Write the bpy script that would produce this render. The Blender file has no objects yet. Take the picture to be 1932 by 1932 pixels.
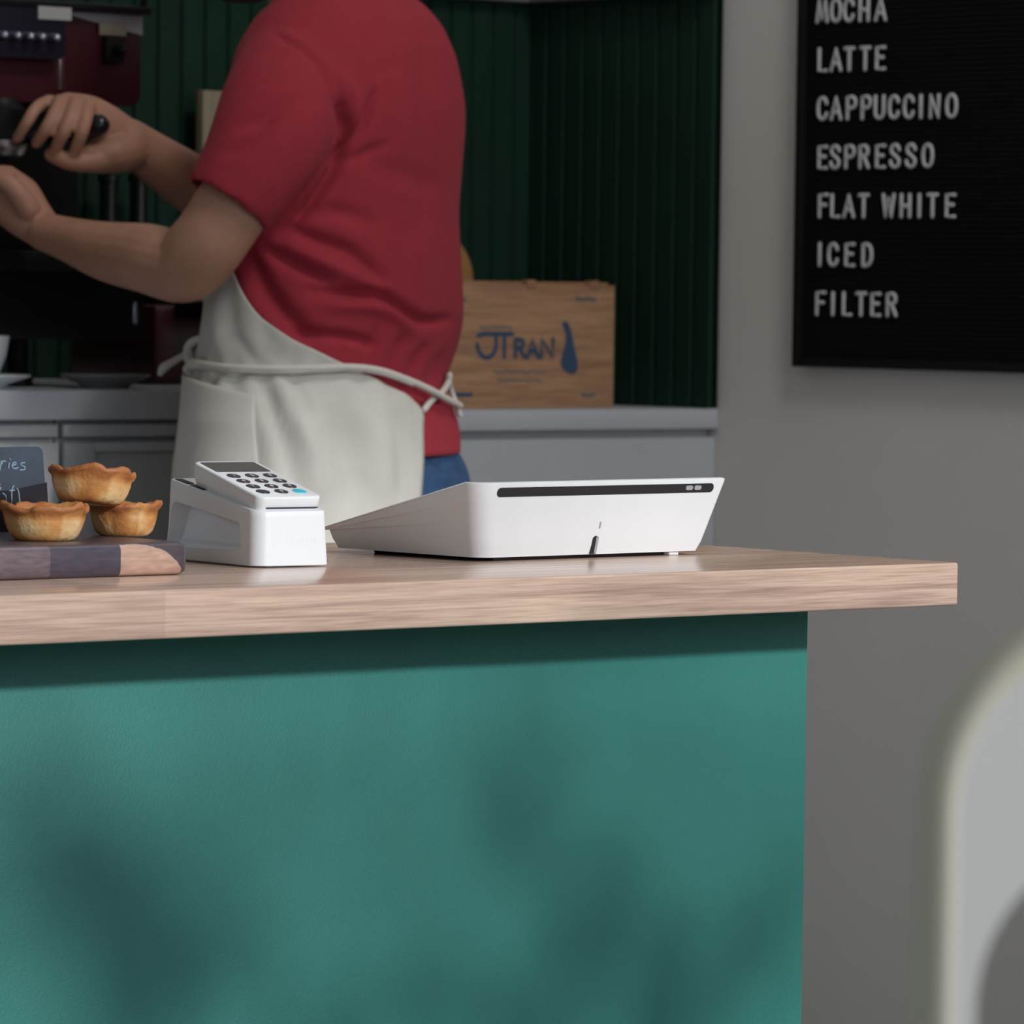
import bpy, bmesh, math, random
from mathutils import Vector, Matrix, Quaternion, noise as mnoise

S = bpy.context.scene
COL = S.collection
random.seed(4)
PI = math.pi
def V(*a): return Vector(a)

# ------------------------------------------------------------------ camera
ZT = 0.92                                   # counter top height
CAM = V(-3.18248, -3.14, 1.1535)
RT = V(0.76297784, -0.6462852, 0.01342589)
UP = V(0.01790442, 0.0418896, 0.99896181)
FW = V(0.64617664, 0.76194534, -0.0435322)
FPX = 9500.0
EH = V(0.763, -0.6464, 0).normalized()      # horizontal right of the view
NH = V(-0.6464, -0.763, 0).normalized()     # horizontal, towards the viewer
def ray(x, y): return FW + RT*((x-966)/FPX) + UP*((966-y)/FPX)
def at(x, y, X=None, Y=None, Z=None, D=None):
    """point in the room seen at a picture position, on a plane X, Y, Z or at depth D"""
    d = ray(x, y)
    if D is not None: return CAM + d*D
    for i, v in enumerate((X, Y, Z)):
        if v is not None: return CAM + d*((v-CAM[i])/d[i])
cd = bpy.data.cameras.new('camera'); cam = bpy.data.objects.new('camera', cd); COL.objects.link(cam)
M = Matrix((RT, UP, -FW)).transposed().to_4x4(); M.translation = CAM
cam.matrix_world = M
cd.sensor_width = 36; cd.lens = 36*FPX/1932; cd.clip_start = .05
cd.dof.use_dof = True; cd.dof.focus_distance = 4.42; cd.dof.aperture_fstop = 16.5
S.camera = cam

# ------------------------------------------------------------------ light
S.view_settings.view_transform = 'Standard'; S.view_settings.look = 'None'
S.view_settings.gamma = 1; S.view_settings.use_curve_mapping = False
S.view_settings.exposure = 0.0
w = bpy.data.worlds.new('world'); S.world = w; w.use_nodes = True
bg = w.node_tree.nodes['Background']; bg.inputs[0].default_value = (.75, .87, 1, 1); bg.inputs[1].default_value = .5
def aim(o, d): o.rotation_euler = Vector(d).to_track_quat('-Z', 'Y').to_euler()
sl = bpy.data.lights.new('sun', 'SUN'); sun = bpy.data.objects.new('sun', sl); COL.objects.link(sun)
sl.energy = 2.5; sl.angle = math.radians(3.0); sl.color = (.965, .985, 1)
sun.location = (1, -8, 6); aim(sun, (-.06, .937, -.345))
def area(name, loc, d, sx, sy, e, c):
    l = bpy.data.lights.new(name, 'AREA'); l.shape = 'RECTANGLE'; l.size = sx; l.size_y = sy; l.energy = e; l.color = c
    o = bpy.data.objects.new(name, l); COL.objects.link(o); o.location = loc; aim(o, d); return o
# daylight coming in through the shop windows
area('front_window_daylight', (.45, -4.12, 2.35), (0, 1, -.2), 2.4, 1.75, 37, (.84, .92, 1))
area('side_window_daylight', (-4.9, -1.2, 2.1), (1, .12, -.1), 3.0, 1.8, 11, (.90, .95, 1))
area('ceiling_light', (.75, -.4, 4.1), (.35, .5, -1), .8, .8, 35, (1, .985, .95))

# ------------------------------------------------------------------ materials
MATS = {}
def mat(name, col, rough=.6, metal=0., spec=.5, coat=0., nscale=None, namt=.12, bump=0., bscale=300., stretch=None, col2=None, sheen=0., emit=None):
    m = bpy.data.materials.new(name); m.use_nodes = True
    nt = m.node_tree; N = nt.nodes; L = nt.links; b = N['Principled BSDF']
    b.inputs['Base Color'].default_value = (*col, 1); b.inputs['Roughness'].default_value = rough
    b.inputs['Metallic'].default_value = metal; b.inputs['Specular IOR Level'].default_value = spec
    b.inputs['Coat Weight'].default_value = coat; b.inputs['Coat Roughness'].default_value = .15
    b.inputs['Sheen Weight'].default_value = sheen
    tc = N.new('ShaderNodeTexCoord'); mp = N.new('ShaderNodeMapping'); L.new(tc.outputs['Object'], mp.inputs[0])
    if stretch: mp.inputs['Scale'].default_value = stretch
    if nscale:
        n = N.new('ShaderNodeTexNoise'); n.inputs['Scale'].default_value = nscale; n.inputs['Detail'].default_value = 5
        L.new(mp.outputs[0], n.inputs['Vector'])
        r = N.new('ShaderNodeValToRGB'); r.color_ramp.elements[0].position = .3; r.color_ramp.elements[1].position = .72
        c2 = col2 or tuple(c*(1-namt*2) for c in col)
        r.color_ramp.elements[0].color = (*c2, 1); r.color_ramp.elements[1].color = (*col, 1)
        L.new(n.outputs[0], r.inputs[0]); L.new(r.outputs[0], b.inputs['Base Color'])
    if bump:
        n2 = N.new('ShaderNodeTexNoise'); n2.inputs['Scale'].default_value = bscale; n2.inputs['Detail'].default_value = 3
        L.new(mp.outputs[0], n2.inputs['Vector'])
        bp = N.new('ShaderNodeBump'); bp.inputs['Strength'].default_value = bump; bp.inputs['Distance'].default_value = .002
        L.new(n2.outputs[0], bp.inputs['Height']); L.new(bp.outputs[0], b.inputs['Normal'])
    MATS[name] = m
    return m

def wood_mat(name, cols, stretch=(1.2, 26, 26), rough=.35, coat=0., fine=True, seams=None, dist=1.2):
    """long streaky grain along local X, with darker cathedral figure and fine pores"""
    m = bpy.data.materials.new(name); m.use_nodes = True
    nt = m.node_tree; N = nt.nodes; L = nt.links; b = N['Principled BSDF']
    b.inputs['Roughness'].default_value = rough; b.inputs['Coat Weight'].default_value = coat; b.inputs['Coat Roughness'].default_value = .12
    tc = N.new('ShaderNodeTexCoord'); mp = N.new('ShaderNodeMapping'); mp.inputs['Scale'].default_value = stretch
    L.new(tc.outputs['Object'], mp.inputs[0])
    n = N.new('ShaderNodeTexNoise'); n.inputs['Scale'].default_value = 1.6; n.inputs['Detail'].default_value = 5; n.inputs['Roughness'].default_value = .55
    n.inputs['Distortion'].default_value = dist
    L.new(mp.outputs[0], n.inputs['Vector'])
    r = N.new('ShaderNodeValToRGB'); el = r.color_ramp.elements
    el[0].position = .28; el[0].color = (*cols[0], 1); el[1].position = .75; el[1].color = (*cols[-1], 1)
    for k, c in enumerate(cols[1:-1]):
        e = el.new(.28+.47*(k+1)/(len(cols)-1)); e.color = (*c, 1)
    L.new(n.outputs[0], r.inputs[0])
    out = r.outputs[0]
    # fine pores
    mp2 = N.new('ShaderNodeMapping'); mp2.inputs['Scale'].default_value = (stretch[0]*5, stretch[1]*7, stretch[2]*7); L.new(tc.outputs['Object'], mp2.inputs[0])
    n2 = N.new('ShaderNodeTexNoise'); n2.inputs['Scale'].default_value = 1.5; n2.inputs['Detail'].default_value = 3; L.new(mp2.outputs[0], n2.inputs['Vector'])
    r2 = N.new('ShaderNodeValToRGB'); r2.color_ramp.elements[0].position = .35; r2.color_ramp.elements[0].color = (.80, .77, .77, 1); r2.color_ramp.elements[1].position = .6; r2.color_ramp.elements[1].color = (1.06, 1.05, 1.05, 1)
    L.new(n2.outputs[0], r2.inputs[0])
    mx = N.new('ShaderNodeMix'); mx.data_type = 'RGBA'; mx.blend_type = 'MULTIPLY'; mx.inputs[0].default_value = 1 if fine else .5
    L.new(out, mx.inputs[6]); L.new(r2.outputs[0], mx.inputs[7]); out = mx.outputs[2]
    # staves of slightly different tone
    if seams:
        mp3 = N.new('ShaderNodeMapping'); mp3.inputs['Location'].default_value = seams[1]; L.new(tc.outputs['Object'], mp3.inputs[0])
        sn = N.new('ShaderNodeVectorMath'); sn.operation = 'SNAP'; sn.inputs[1].default_value = seams[0]; L.new(mp3.outputs[0], sn.inputs[0])
        wn = N.new('ShaderNodeTexWhiteNoise'); L.new(sn.outputs[0], wn.inputs['Vector'])
        r3 = N.new('ShaderNodeValToRGB'); r3.color_ramp.elements[0].color = (.82, .80, .80, 1); r3.color_ramp.elements[1].color = (1.08, 1.07, 1.06, 1)
        L.new(wn.outputs['Value'], r3.inputs[0])
        mx2 = N.new('ShaderNodeMix'); mx2.data_type = 'RGBA'; mx2.blend_type = 'MULTIPLY'; mx2.inputs[0].default_value = 1
        L.new(out, mx2.inputs[6]); L.new(r3.outputs[0], mx2.inputs[7]); out = mx2.outputs[2]
    L.new(out, b.inputs['Base Color'])
    MATS[name] = m
    return m

mat('wall_paint', (.75, .72, .68), .85, nscale=3, namt=.02, bump=.12, bscale=420)
mat('ceiling_paint', (.6, .6, .58), .9)
mat('concrete', (.11, .105, .10), .6, nscale=4, namt=.15)
mat('green_board', (.008, .033, .020), .7, spec=.2, nscale=6, namt=.08)
mat('green_panel', (.034, .212, .180), .5, nscale=7, namt=.05, bump=.25, bscale=500)
mat('white_plastic', (.75, .765, .78), .42)
mat('lit_blue_white', (.84, .92, 1.0), .28)  # pale blue tint stands for the daylight inside the dock
mat('grey_plastic', (.34, .34, .37), .45)
mat('black_rubber', (.012, .012, .014), .55)
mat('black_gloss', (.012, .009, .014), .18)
mat('screen_glass', (.030, .024, .026), .2, nscale=30, namt=.1)
mat('key_plum', (.022, .010, .026), .35)
mat('key_cyan', (.03, .52, .70), .4)
mat('ink_white', (.72, .74, .76), .6)
mat('ink_dim', (.18, .17, .17), .6)
mat('counter_white', (.56, .565, .60), .5, nscale=5, namt=.03)
mat('cabinet_white', (.53, .53, .545), .5, nscale=5, namt=.03)
mat('felt_black', (.005, .005, .006), .9, spec=.15)
mat('frame_black', (.006, .006, .007), .6, spec=.2)
mat('letter_white', (.66, .66, .65), .5)
mat('slate', (.042, .056, .085), .32, nscale=40, namt=.15)
mat('chalk', (.22, .32, .40), .9)
mat('steel', (.55, .55, .57), .28, metal=1)
mat('machine_red', (.055, .008, .012), .35)
mat('machine_black', (.006, .005, .006), .5, spec=.25)
mat('panel_navy', (.010, .011, .020), .3)
mat('knob_metal', (.42, .42, .52), .35, metal=1)
mat('sticker', (.42, .42, .40), .6)
mat('sticker_cream', (.30, .27, .20), .6)
mat('porcelain', (.80, .83, .86), .2, coat=.3)
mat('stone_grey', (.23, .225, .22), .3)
mat('bottle_glass', (.006, .006, .008), .3)
mat('skin', (.46, .225, .145), .55, nscale=25, namt=.08, bump=.15, bscale=160)
mat('hair', (.018, .012, .010), .7, bump=.6, bscale=120)
mat('shirt_red', (.36, .033, .050), .9, spec=.15, nscale=60, namt=.05, bump=.25, bscale=900, sheen=.03)
mat('canvas', (.62, .595, .54), .9, nscale=18, namt=.05, bump=.35, bscale=1100, col2=(.56, .53, .475))
mat('cord', (.62, .57, .52), .9)
mat('denim', (.030, .085, .20), .85, nscale=40, namt=.2, bump=.35, bscale=900)
mat('shoe', (.03, .03, .03), .6)
mat('crate_ink', (.035, .075, .14), .7)
mat('crate_ink_dim', (.16, .145, .135), .8)
mat('stool_paint', (.54, .53, .515), .38, nscale=6, namt=.02)
mat('stool_edge', (.56, .53, .42), .5)
mat('dapple_leaf_dark', (.03, .07, .02), .8)
SEAM = (at(312, 1160, Y=0).x, at(1225, 1110, Y=0).x)
wood_mat('worktop_oak', [(.42, .275, .225), (.60, .43, .335), (.73, .56, .425)], stretch=(2.0, 62, 62), rough=.21, coat=0, seams=((SEAM[1]-SEAM[0], .095, 10), (-SEAM[0], .03, 0)), dist=.55)
wood_mat('crate_pine', [(.32, .165, .085), (.46, .25, .135), (.55, .32, .18)], stretch=(1.5, 16, 16), rough=.65, dist=1.5)
wood_mat('pale_board', [(.24, .19, .12), (.29, .235, .16)], stretch=(8, 8, 1), rough=.6)
wood_mat('amber_board', [(.42, .21, .07), (.52, .28, .11)], stretch=(8, 8, 1), rough=.5)

# ------------------------------------------------------------------ mesh helpers
def link(name, me, material, parent=None, smooth=True, auto=None):
    o = bpy.data.objects.new(name, me); COL.objects.link(o)
    if isinstance(material, str): material = MATS[material]
    if material: 
        me.materials.clear(); me.materials.append(material)
    if smooth:
        me.polygons.foreach_set('use_smooth', [True]*len(me.polygons))
        if auto: me.set_sharp_from_angle(angle=math.radians(auto))
    if parent: o.parent = parent
    return o
def fin(name, bm, material, parent=None, smooth=True, auto=35, recalc=True):
    if recalc: bmesh.ops.recalc_face_normals(bm, faces=bm.faces)
    me = bpy.data.meshes.new(name); bm.to_mesh(me); bm.free()
    return link(name, me, material, parent, smooth, auto)
def tag(o, label=None, cat=None, group=None, kind=None):
    if label: o['label'] = label
    if cat: o['category'] = cat
    if group: o['group'] = group
    if kind: o['kind'] = kind
    return o
def thing(name, loc, label, cat, rz=0, group=None):
    o = bpy.data.objects.new(name, None); COL.objects.link(o); o.empty_display_size = .05
    o.location = loc; o.rotation_euler = (0, 0, rz)
    return tag(o, label, cat, group)
def local(o):                                   # put parts built in room coordinates under an Empty that is not at the origin
    return Matrix.LocRotScale(o.location, o.rotation_euler, None).inverted()
def adopt(o, t):
    o.data.transform(local(t)); o.parent = t; return o

def bx(bm, lo, hi, bev=0., seg=2, mx=None):
    r = bmesh.ops.create_cube(bm, size=1)['verts']
    for v in r:
        v.co = Vector([lo[i] + (v.co[i]+.5)*(hi[i]-lo[i]) for i in range(3)])
    if bev:
        es = {e for v in r for e in v.link_edges}
        g = bmesh.ops.bevel(bm, geom=list(es), offset=bev, segments=seg, profile=.5, affect='EDGES')
        r = list({v for f in g['faces'] for v in f.verts} | {v for v in r if v.is_valid})
    if mx is not None:
        for v in r: v.co = mx @ v.co
    return r
def loft(bm, rings, cap=True, closed=True, cap0=None, cap1=None):
    rv = [[bm.verts.new(p) for p in r] for r in rings]
    n = len(rv[0])
    for a, b in zip(rv, rv[1:]):
        for i in range(n if closed else n-1):
            j = (i+1) % n
            try: bm.faces.new((a[i], a[j], b[j], b[i]))
            except ValueError: pass
    if closed and (cap if cap0 is None else cap0): bm.faces.new(list(reversed(rv[0])))
    if closed and (cap if cap1 is None else cap1): bm.faces.new(rv[-1])
    return rv
def frames(path):
    n = len(path); T = []
    for i in range(n):
        a = path[max(0, i-1)]; b = path[min(n-1, i+1)]; T.append((b-a).normalized())
    u = T[0].orthogonal().normalized(); out = []
    for i in range(n):
        if i:
            q = T[i-1].rotation_difference(T[i]); u = q @ u
        u = (u - T[i]*u.dot(T[i])).normalized()
        out.append((T[i], u, T[i].cross(u)))
    return out
def spline(pts, k=6):
    """Catmull-Rom through points (tuples or Vectors of any one size)"""
    P = [list(p) for p in pts]; out = []
    for i in range(len(P)-1):
        p0 = P[max(0, i-1)]; p1 = P[i]; p2 = P[i+1]; p3 = P[min(len(P)-1, i+2)]
        for j in range(k):
            t = j/k
            out.append([.5*(2*b+(c-a)*t+(2*a-5*b+4*c-d)*t*t+(-a+3*b-3*c+d)*t**3) for a, b, c, d in zip(p0, p1, p2, p3)])
    out.append(P[-1]); return out
def tube(bm, path, rad, n=12, round_ends=True, flat=1., k=0):
    path = [Vector(p) for p in path]
    rad = list(rad) if hasattr(rad, '__len__') else [rad]*len(path)
    if k:
        s = spline([(*p, r) for p, r in zip(path, rad)], k); path = [Vector(q[:3]) for q in s]; rad = [q[3] for q in s]
    F = frames(path); rings = []
    def ring(c, f, r): return [c + f[1]*(r*math.cos(2*PI*i/n)) + f[2]*(r*flat*math.sin(2*PI*i/n)) for i in range(n)]
    if round_ends:
        for a in (80, 55, 30): a = math.radians(a); rings.append(ring(path[0]-F[0][0]*rad[0]*math.sin(a), F[0], rad[0]*math.cos(a)))
    for c, f, r in zip(path, F, rad): rings.append(ring(c, f, r))
    if round_ends:
        for a in (30, 55, 80): a = math.radians(a); rings.append(ring(path[-1]+F[-1][0]*rad[-1]*math.sin(a), F[-1], rad[-1]*math.cos(a)))
    loft(bm, rings)
def lathe(bm, prof, c=(0, 0, 0), n=40, warp=None):
    c = Vector(c); rings = []
    for r, z in prof:
        rings.append([c + Vector((r*math.cos(2*PI*i/n), r*math.sin(2*PI*i/n), z)) for i in range(n)])
    if warp: rings = [[warp(p-c, k)+c for p in R] for k, R in enumerate(rings)]
    loft(bm, rings)
def rrect(w, h, r, n=6):
    pts = []
    for cx, cy, a0 in ((w/2-r, h/2-r, 0), (-w/2+r, h/2-r, 90), (-w/2+r, -h/2+r, 180), (w/2-r, -h/2+r, 270)):
        for i in range(n+1):
            a = math.radians(a0+90*i/n); pts.append((cx+r*math.cos(a), cy+r*math.sin(a)))
    return pts
def roundpoly(poly, rad, n=6):
    """round the corners of a polygon; rad one number or one per corner"""
    out = []; m = len(poly)
    for i in range(m):
        p = Vector(poly[i]); a = (Vector(poly[i-1])-p); b = (Vector(poly[(i+1) % m])-p)
        r = rad[i] if hasattr(rad, '__len__') else rad
        if r <= 0: out.append(tuple(p)); continue
        a.normalize(); b.normalize(); th = a.angle(b); t = r/math.tan(th/2)
        c = p + (a+b).normalized()*(r/math.sin(th/2)); p1 = p+a*t; p2 = p+b*t
        v1 = p1-c; v2 = p2-c; an = math.atan2(v1.x*v2.y-v1.y*v2.x, v1.dot(v2))
        for j in range(n+1):
            s = an*j/n; out.append((c.x+v1.x*math.cos(s)-v1.y*math.sin(s), c.y+v1.x*math.sin(s)+v1.y*math.cos(s)))
    return out
def prism(bm, poly, f0, f1, cap=True):
    """poly of 2D points, f0/f1 map a 2D point to 3D on either side"""
    return loft(bm, [[f0(p) for p in poly], [f1(p) for p in poly]], cap=cap)
def ringplate(bm, outer, inner, f0, f1):
    """plate with a hole: outer and inner have the same number of points"""
    a0 = [bm.verts.new(f0(p)) for p in outer]; a1 = [bm.verts.new(f1(p)) for p in outer]
    b0 = [bm.verts.new(f0(p)) for p in inner]; b1 = [bm.verts.new(f1(p)) for p in inner]
    n = len(a0)
    for i in range(n):
        j = (i+1) % n
        bm.faces.new((a0[i], a0[j], b0[j], b0[i])); bm.faces.new((a1[j], a1[i], b1[i], b1[j]))
        bm.faces.new((a0[j], a0[i], a1[i], a1[j])); bm.faces.new((b0[i], b0[j], b1[j], b1[i]))
def baked(o, mods):
    """apply modifiers given as (type, {settings}) and return the object with the plain result"""
    for k, (t, d) in enumerate(mods):
        m = o.modifiers.new('m%d' % k, t)
        for a, b in d.items(): setattr(m, a, b)
    dg = bpy.context.evaluated_depsgraph_get(); dg.update()
    me = bpy.data.meshes.new_from_object(o.evaluated_get(dg), depsgraph=dg)
    old = o.data; o.modifiers.clear(); o.data = me; bpy.data.meshes.remove(old)
    me.polygons.foreach_set('use_smooth', [True]*len(me.polygons))
    return o
def text_bm(body, size, extrude=.0004, bold=0.):
    c = bpy.data.curves.new('lettering', 'FONT'); c.body = body; c.size = size; c.extrude = extrude; c.offset = bold
    c.align_x = 'CENTER'; c.align_y = 'CENTER'; c.resolution_u = 3
    o = bpy.data.objects.new('lettering', c); COL.objects.link(o)
    dg = bpy.context.evaluated_depsgraph_get(); dg.update()
    me = bpy.data.meshes.new_from_object(o.evaluated_get(dg), depsgraph=dg)
    bm = bmesh.new(); bm.from_mesh(me)
    bpy.data.objects.remove(o); bpy.data.curves.remove(c); bpy.data.meshes.remove(me)
    return bm
def stroke_bm(strokes, fr, rad, n=8, flat=1.):
    bm = bmesh.new()
    for st in strokes: tube(bm, [fr(p) for p in st], rad, n=n, flat=flat)
    return bm

def sync(outer, inner, n=96):
    # resample both outlines by angle around the centre of the hole so that they pair up
    c = Vector((sum(p[0] for p in inner)/len(inner), sum(p[1] for p in inner)/len(inner)))
    def hit(poly, a):
        d = Vector((math.cos(a), math.sin(a))); best = None
        for i in range(len(poly)):
            p = Vector(poly[i])-c; q = Vector(poly[(i+1) % len(poly)])-c; e = q-p
            den = d.x*e.y-d.y*e.x
            if abs(den) < 1e-12: continue
            tt = (p.x*e.y-p.y*e.x)/den; ss = (p.x*d.y-p.y*d.x)/den
            if tt > 0 and -1e-6 <= ss <= 1+1e-6 and (best is None or tt > best): best = tt
        return tuple(c+d*best)
    angs = sorted(set([2*PI*i/n for i in range(n)] + [math.atan2(p[1]-c.y, p[0]-c.x) % (2*PI) for p in list(outer)+list(inner)]))
    return [hit(outer, a) for a in angs], [hit(inner, a) for a in angs]

# ------------------------------------------------------------------ the room
XW, YB, YF, XL, ZC = 1.894, 2.80, -4.2, -5.0, 4.3
YR = 2.385                                   # front of the right back counter
def struct(name, bm, m, **k): return tag(fin(name, bm, m, smooth=False), kind='structure')
bm = bmesh.new(); bx(bm, (XL-.2, YF-.2, -.1), (XW+.2, YB+.3, 0)); struct('floor', bm, 'concrete')
bm = bmesh.new(); bx(bm, (XL-.2, YF-.2, ZC), (XW+.2, YB+.3, ZC+.1)); struct('ceiling', bm, 'ceiling_paint')
bm = bmesh.new(); bx(bm, (XW, YF-.2, 0), (XW+.15, YB+.3, ZC)); struct('wall_right', bm, 'wall_paint')
bm = bmesh.new(); bx(bm, (XL, YB+.02, 0), (XW, YB+.2, ZC)); struct('wall_back', bm, 'wall_paint')
bm = bmesh.new()                             # left wall with its window opening
for lo, hi in (((-2.9, 0), (.5, 1.1)), ((-2.9, 3.1), (.5, ZC)), ((YF, 0), (-2.9, ZC)), ((.5, 0), (YB+.02, ZC))):
    bx(bm, (XL-.15, lo[0], lo[1]), (XL, hi[0], hi[1]))
struct('wall_left', bm, 'wall_paint')
bm = bmesh.new()                             # shop front with its tall window opening
for lo, hi in (((-3.4, 0), (1.7, .5)), ((-3.4, 3.26), (1.7, ZC)), ((XL, 0), (-3.4, ZC)), ((1.7, 0), (XW, ZC))):
    bx(bm, (lo[0], YF-.15, lo[1]), (hi[0], YF, hi[1]))
struct('wall_front', bm, 'wall_paint')
bm = bmesh.new()
for x in (-3.37, -1.57, 1.67): bx(bm, (x-.03, YF-.1, .5), (x+.03, YF-.04, 3.26))
for z in (.53, 2.3, 3.23): bx(bm, (-3.4, YF-.1, z-.03), (1.7, YF-.04, z+.03))
struct('window_1', bm, 'frame_black')

ZG = 1.598                                   # top of the green boarding
def beadboard(name, p0, p1, n, z0, z1, pitch=.0425):
    """vertical tongue-and-groove boards from p0 to p1 (floor plan), n = outward normal"""
    p0, p1, n = Vector(p0), Vector(p1), Vector(n); L = (p1-p0).length; d = (p1-p0).normalized()
    prof = []; k = int(L/pitch)+1
    for i in range(k):
        s = i*pitch
        for ds, h in ((0, 0), (.002, 0), (.005, .006), (pitch-.005, .006), (pitch-.002, 0)):
            if s+ds < L: prof.append((s+ds, h))
    prof.append((L, 0))
    bm = bmesh.new()
    a = [bm.verts.new(Vector((*(p0+d*s+n*h), z0))) for s, h in prof]; b = [bm.verts.new(Vector((*(p0+d*s+n*h), z1))) for s, h in prof]
    for i in range(len(prof)-1): bm.faces.new((a[i], a[i+1], b[i+1], b[i]))
    c = [bm.verts.new(Vector((*(p0-n*.012), z))) for z in (z0, z1)]; e = [bm.verts.new(Vector((*(p1-n*.012), z))) for z in (z0, z1)]
    bm.faces.new((c[0], c[1], e[1], e[0])); 
    bm.faces.new(list(reversed(b))+[c[1], e[1]])
    return struct(name, bm, 'green_board')
beadboard('trim_1', (-1.6, YB), (XW-.002, YB), (0, -1), .5, ZG)
beadboard('trim_2', (XW-.014, YB-.004), (XW-.014, YR-.01), (-1, 0), .9856, ZG)
bm = bmesh.new(); bx(bm, (-1.6, YB-.03, ZG+.001), (XW, YB+.02, ZG+.045), .004)
bx(bm, (XW-.045, YR-.01, ZG+.001), (XW, YB-.03, ZG+.045), .004); struct('trim_3', bm, 'stone_grey')

# ------------------------------------------------------------------ back counters
bm = bmesh.new(); bx(bm, (1.06, YR-.012, .955), (XW-.0005, YB-.012, .985), .003)
tag(fin('back_worktop', bm, 'counter_white'), 'pale grey back worktop under the wooden wine crate', 'worktop')
t = thing('base_cabinet', (1.48, YR+.2, 0), 'plain pale cabinet under the worktop with the wine crate', 'cabinet')
bm = bmesh.new(); bx(bm, (1.07, YR+.012, .06), (XW-.003, YB-.015, .955)); adopt(fin('body', bm, 'cabinet_white'), t)
bm = bmesh.new(); bx(bm, (1.075, YR-.006, .08), (XW-.001, YR+.011, .943), .001); adopt(fin('front_panel', bm, 'cabinet_white'), t)
YL = 2.125                                   # front of the left back counter
ztl = at(100, 736, Y=YL+.0).z; zbl = at(100, 793, Y=YL).z
bm = bmesh.new(); bx(bm, (-.95, YL, zbl), (1.05, YB-.012, ztl), .004)
tag(fin('back_worktop', bm, 'counter_white'), 'thick pale back worktop carrying the espresso machine', 'worktop')
def cabinet(x0, x1, label):
    t = thing('base_cabinet', ((x0+x1)/2, YL+.3, 0), label, 'cabinet', group='panelled cabinets under the coffee counter')
    y = YL+.03
    bm = bmesh.new(); bx(bm, (x0+.002, y, .08), (x1-.002, YB-.015, zbl)); adopt(fin('body', bm, 'cabinet_white'), t)
    zd = at(100, 830, Y=y).z
    bm = bmesh.new(); bx(bm, (x0+.004, y-.016, zd+.004), (x1-.004, y-.001, zbl-.006), .002); adopt(fin('drawer', bm, 'cabinet_white'), t)
    bm = bmesh.new(); s = .048
    X0, X1, Z0, Z1 = x0+.004, x1-.004, .10, zd-.003
    for lo, hi in (((X0, Z0), (X0+s, Z1)), ((X1-s, Z0), (X1, Z1)), ((X0+s, Z0), (X1-s, Z0+s)), ((X0+s, Z1-.012), (X1-s, Z1))):
        bx(bm, (lo[0], y-.018, lo[1]), (hi[0], y-.001, hi[1]), .0015)
    bx(bm, (X0+s-.002, y-.006, Z0+s-.002), (X1-s+.002, y-.0005, Z1-.010)); d = adopt(fin('door', bm, 'cabinet_white'), t)
xs = at(110, 850, Y=YL+.02).x
cabinet(xs-.55, xs, 'pale panelled cabinet left of the seam, behind the chalk sign')
cabinet(xs, 1.04, 'pale panelled cabinet right of the seam, behind the pastries and apron')

# ------------------------------------------------------------------ front counter
XP = at(1519.5, 1500, Y=.125).x                # right edge of the green panel
t = thing('counter_cabinet', (-.9, .35, 0), 'teal green painted counter front under the oak worktop', 'counter')
bm = bmesh.new(); bx(bm, (-2.2, .125, .0), (XP, .143, ZT-.038), .0012); adopt(fin('front_panel', bm, 'green_panel'), t)
bm = bmesh.new(); bx(bm, (XP-.0195, .1435, .0), (XP-.0025, .50, ZT-.038), .001)
bx(bm, (-2.2, .48, .0), (XP-.0205, .498, ZT-.038), .001); adopt(fin('carcass', bm, 'cabinet_white'), t)
bm = bmesh.new(); bx(bm, (-2.3, 0, ZT-.038), (0, .52, ZT), .0022, 3)
o = fin('counter_worktop', bm, 'worktop_oak'); tag(o, 'thick oak laminate worktop of the front service counter', 'worktop')

# ------------------------------------------------------------------ tablet stand
t = thing('tablet_stand', (-.2585, .30, ZT), 'low white wedge tablet stand with black strip across its back', 'tablet stand', math.radians(2.0))
def stand_rings():
    R = []
    W, Dp = .264, .196
    def ring(z, grow, zfun=None):
        out = []
        lo, hi = -Dp/2, Dp/2
        w2 = W/2 + .019*grow; y0 = lo - .017*grow; y1 = hi + .007*min(grow, .35)/.35
        pts = roundpoly([(-w2, y0), (w2, y0), (w2, y1), (-w2, y1)], [.017, .006, .008, .008], 7)
        for x, y in pts:
            out.append(V(x, y, zfun(y) if zfun else z))
        return out
    top = lambda y: .0690 - max(0, y+.085)*.262
    H = .069
    for z, g in ((.0035, -.01), (.0045, .0), (.012, .012/H), (.0195, .0195/H)): R.append(ring(z, g))
    def cut(f):      # rings that follow the sloping top
        return ring(0, f, lambda y: .0195+(top(y)-.0195)*((f*H-.0195)/(H-.0195)))
    for f in (.5, .75, .97): R.append(cut(f))
    r = cut(1.0); c = sum(r, V(0, 0, 0))/len(r)
    R.append([c+(p-c)*.997 for p in r]); R.append([V(c.x+(p.x-c.x)*.985, c.y+(p.y-c.y)*.98, p.z+.0008) for p in r])
    return R
bm = bmesh.new(); loft(bm, stand_rings()); fin('body', bm, 'white_plastic', t, auto=50)
bm = bmesh.new(); bx(bm, (-.108, -.088, 0), (.112, .072, .0042), .001); fin('base', bm, 'black_rubber', t)
def facept(u, z, off=0.):        # on the leaning back face: u across, z up
    g = z/.069; return V(u, -.098-.017*g-off, z)
bm = bmesh.new(); bar = rrect(.262, .0082, .0041, 6)
prism(bm, bar, lambda p: facept(p[0]+.0035, .0608+p[1], -.003), lambda p: facept(p[0]+.0035, .0608+p[1], .0005)); fin('strip', bm, 'black_rubber', t)
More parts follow.
